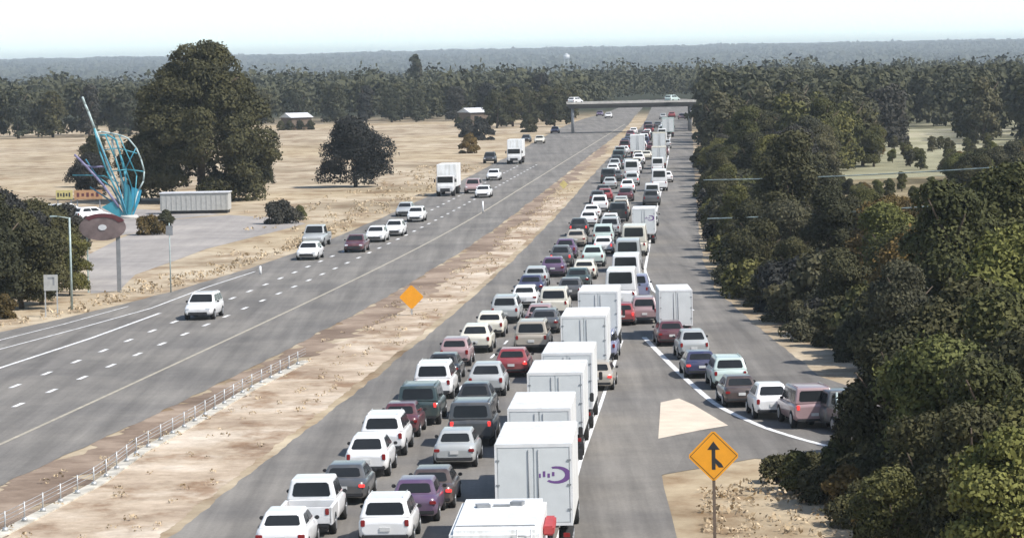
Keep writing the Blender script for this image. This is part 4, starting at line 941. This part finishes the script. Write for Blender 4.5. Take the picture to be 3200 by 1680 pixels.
# trees in the lower right corner, close to the camera
for k, (dx, dy, sc, lf) in enumerate(((2250,1245,.62,'dark'),(2390,1290,.7,'lime'),(2540,1240,.8,'olive'),(2480,1400,.6,'olive'),(2330,1420,.5,'dark'),(2600,1500,.7,'olive'),(2420,1190,.8,'dark'),(2560,1130,.85,'lime'),(2300,1150,.55,'grey'),(2640,1350,.8,'dark'),(2250,1480,.4,'olive'),(2440,1520,.55,'dark'),(2560,1600,.6,'lime'))):
    treeD(('round0','round1','round3','round2')[k % 4], dx, dy, sc, lf, 'leafy %s tree in the lower right corner below the ramp' % dict(dark='dark', lime='bright green', olive='olive', grey='greyish')[lf], '%s trees of the lower right corner' % lf)
for k, (dx, dy, sc) in enumerate(((1960,1212,.35),(2010,1240,.42),(2070,1262,.45),(2130,1290,.45),(2180,1320,.5),(2120,1225,.5),(2190,1260,.6),(2200,1360,.5),(2050,1205,.35),(2180,1215,.5))):
    treeD('bush1' if k % 2 else 'bush0', dx, dy, sc*1.3, ('dark', 'olive', 'dark', 'rust')[k % 4], 'low shrub along the dirt slope behind the merge sign', 'shrubs behind the merge sign')

# far woods: nobody could count these
def woods(name, Y0, Y1, n, cards, size, w, h, seed, mat, xf=.17, extra=()):
    g = np.random.default_rng(seed); out = []
    Ys_ = np.sqrt(g.uniform(Y0**2, Y1**2, n)); Xs = g.uniform(-1, 1, n)*(xf*Ys_+20)
    for x, y in zip(Xs, Ys_):
        if y < 1150 and interp(OUT, y)-6 < x < interp(RPVX, y)+8: continue
        sc = g.uniform(.6, 1.25) if g.uniform() > .06 else 1.5; V = cloud(cards, [(0, 0, h*.52, w*.42, w*.42, h*.46), (w*.2, .1, h*.4, w*.3, w*.3, h*.36), (-w*.2, 0, h*.35, w*.3, w*.35, h*.33)], size, int(g.integers(1e9)))
        V = V*np.array([sc, sc, sc*g.uniform(.8, 1.15)])+np.array([x, y, hill(x, y)]); out.append(V)
    for x, y, sc in extra:
        V = cloud(1000, mklobes(int(g.integers(1e6)), 10, 11.5, .5, 12, .15), .6, int(g.integers(1e9)))*sc; out.append(V+np.array([x, y, hill(x, y)]))
    o = bpy.data.objects.new(name, cloud_mesh(name, np.concatenate(out), mat)); C.objects.link(o); o['kind'] = 'stuff'; return o
woods('woodland', 905, 1800, 4300, 120, .62, 11, 8.5, 3, LEAF['far'], extra=EXTRA)
woods('hillside_woodland', 4400, 12400, 11000, 26, 6., 62, 9, 5, LEAF['far'])
p = atY(2382, 98, 6500); 
# small weeds and tufts along verges
def tufts(name, pts, mat, seed):
    g = np.random.default_rng(seed); out = []
    for x, y, s_ in pts: out.append(cloud(14, [(0, 0, .1*s_, .35*s_, .35*s_, .22*s_)], .1*s_, int(g.integers(1e9)))+np.array([x, y, 0]))
    o = bpy.data.objects.new(name, cloud_mesh(name, np.concatenate(out), mat)); C.objects.link(o); o['kind'] = 'stuff'
tp_ = []
for _ in range(420):
    Y = random.uniform(110, 430); a, b2 = interp(INN, Y)+1.2, interp(LPV, Y)-.6
    if b2 > a: tp_.append((random.uniform(a, b2), Y, random.uniform(.3, .8)))
for _ in range(450):
    Y = random.uniform(215, 520); x = interp(OUT, Y)-abs(random.gauss(0, 1.6 if Y < 330 else 6))-.6; tp_.append((x, Y, random.uniform(.5, 1.6)))
for _ in range(350): tp_.append((random.uniform(6.8, 17), random.uniform(95, 132), random.uniform(.4, 1.1)))
MTUFT = leafmat('dry_tuft', (0.42, 0.32, 0.21), (0.7, 0.58, 0.42)); tufts('dry_weeds', tp_, MTUFT, 9)

# ------------------------------------------------------------ haze
mb = MB(); mb.box((0, 6500, 2.5), (7400, 13200, 89)); hz = mb.build('haze', None); hz['kind'] = 'stuff'
hz.data.materials.clear(); m = bpy.data.materials.new('haze_air'); m.use_nodes = True; t = m.node_tree; t.nodes.clear()
ou = t.nodes.new('ShaderNodeOutputMaterial'); pv = t.nodes.new('ShaderNodeVolumePrincipled'); pv.inputs['Color'].default_value = (.84, .94, 1, 1)
pv.inputs['Density'].default_value = 0.0001; pv.inputs['Anisotropy'].default_value = 0.1
t.links.new(pv.outputs[0], ou.inputs['Volume']); hz.data.materials.append(m)
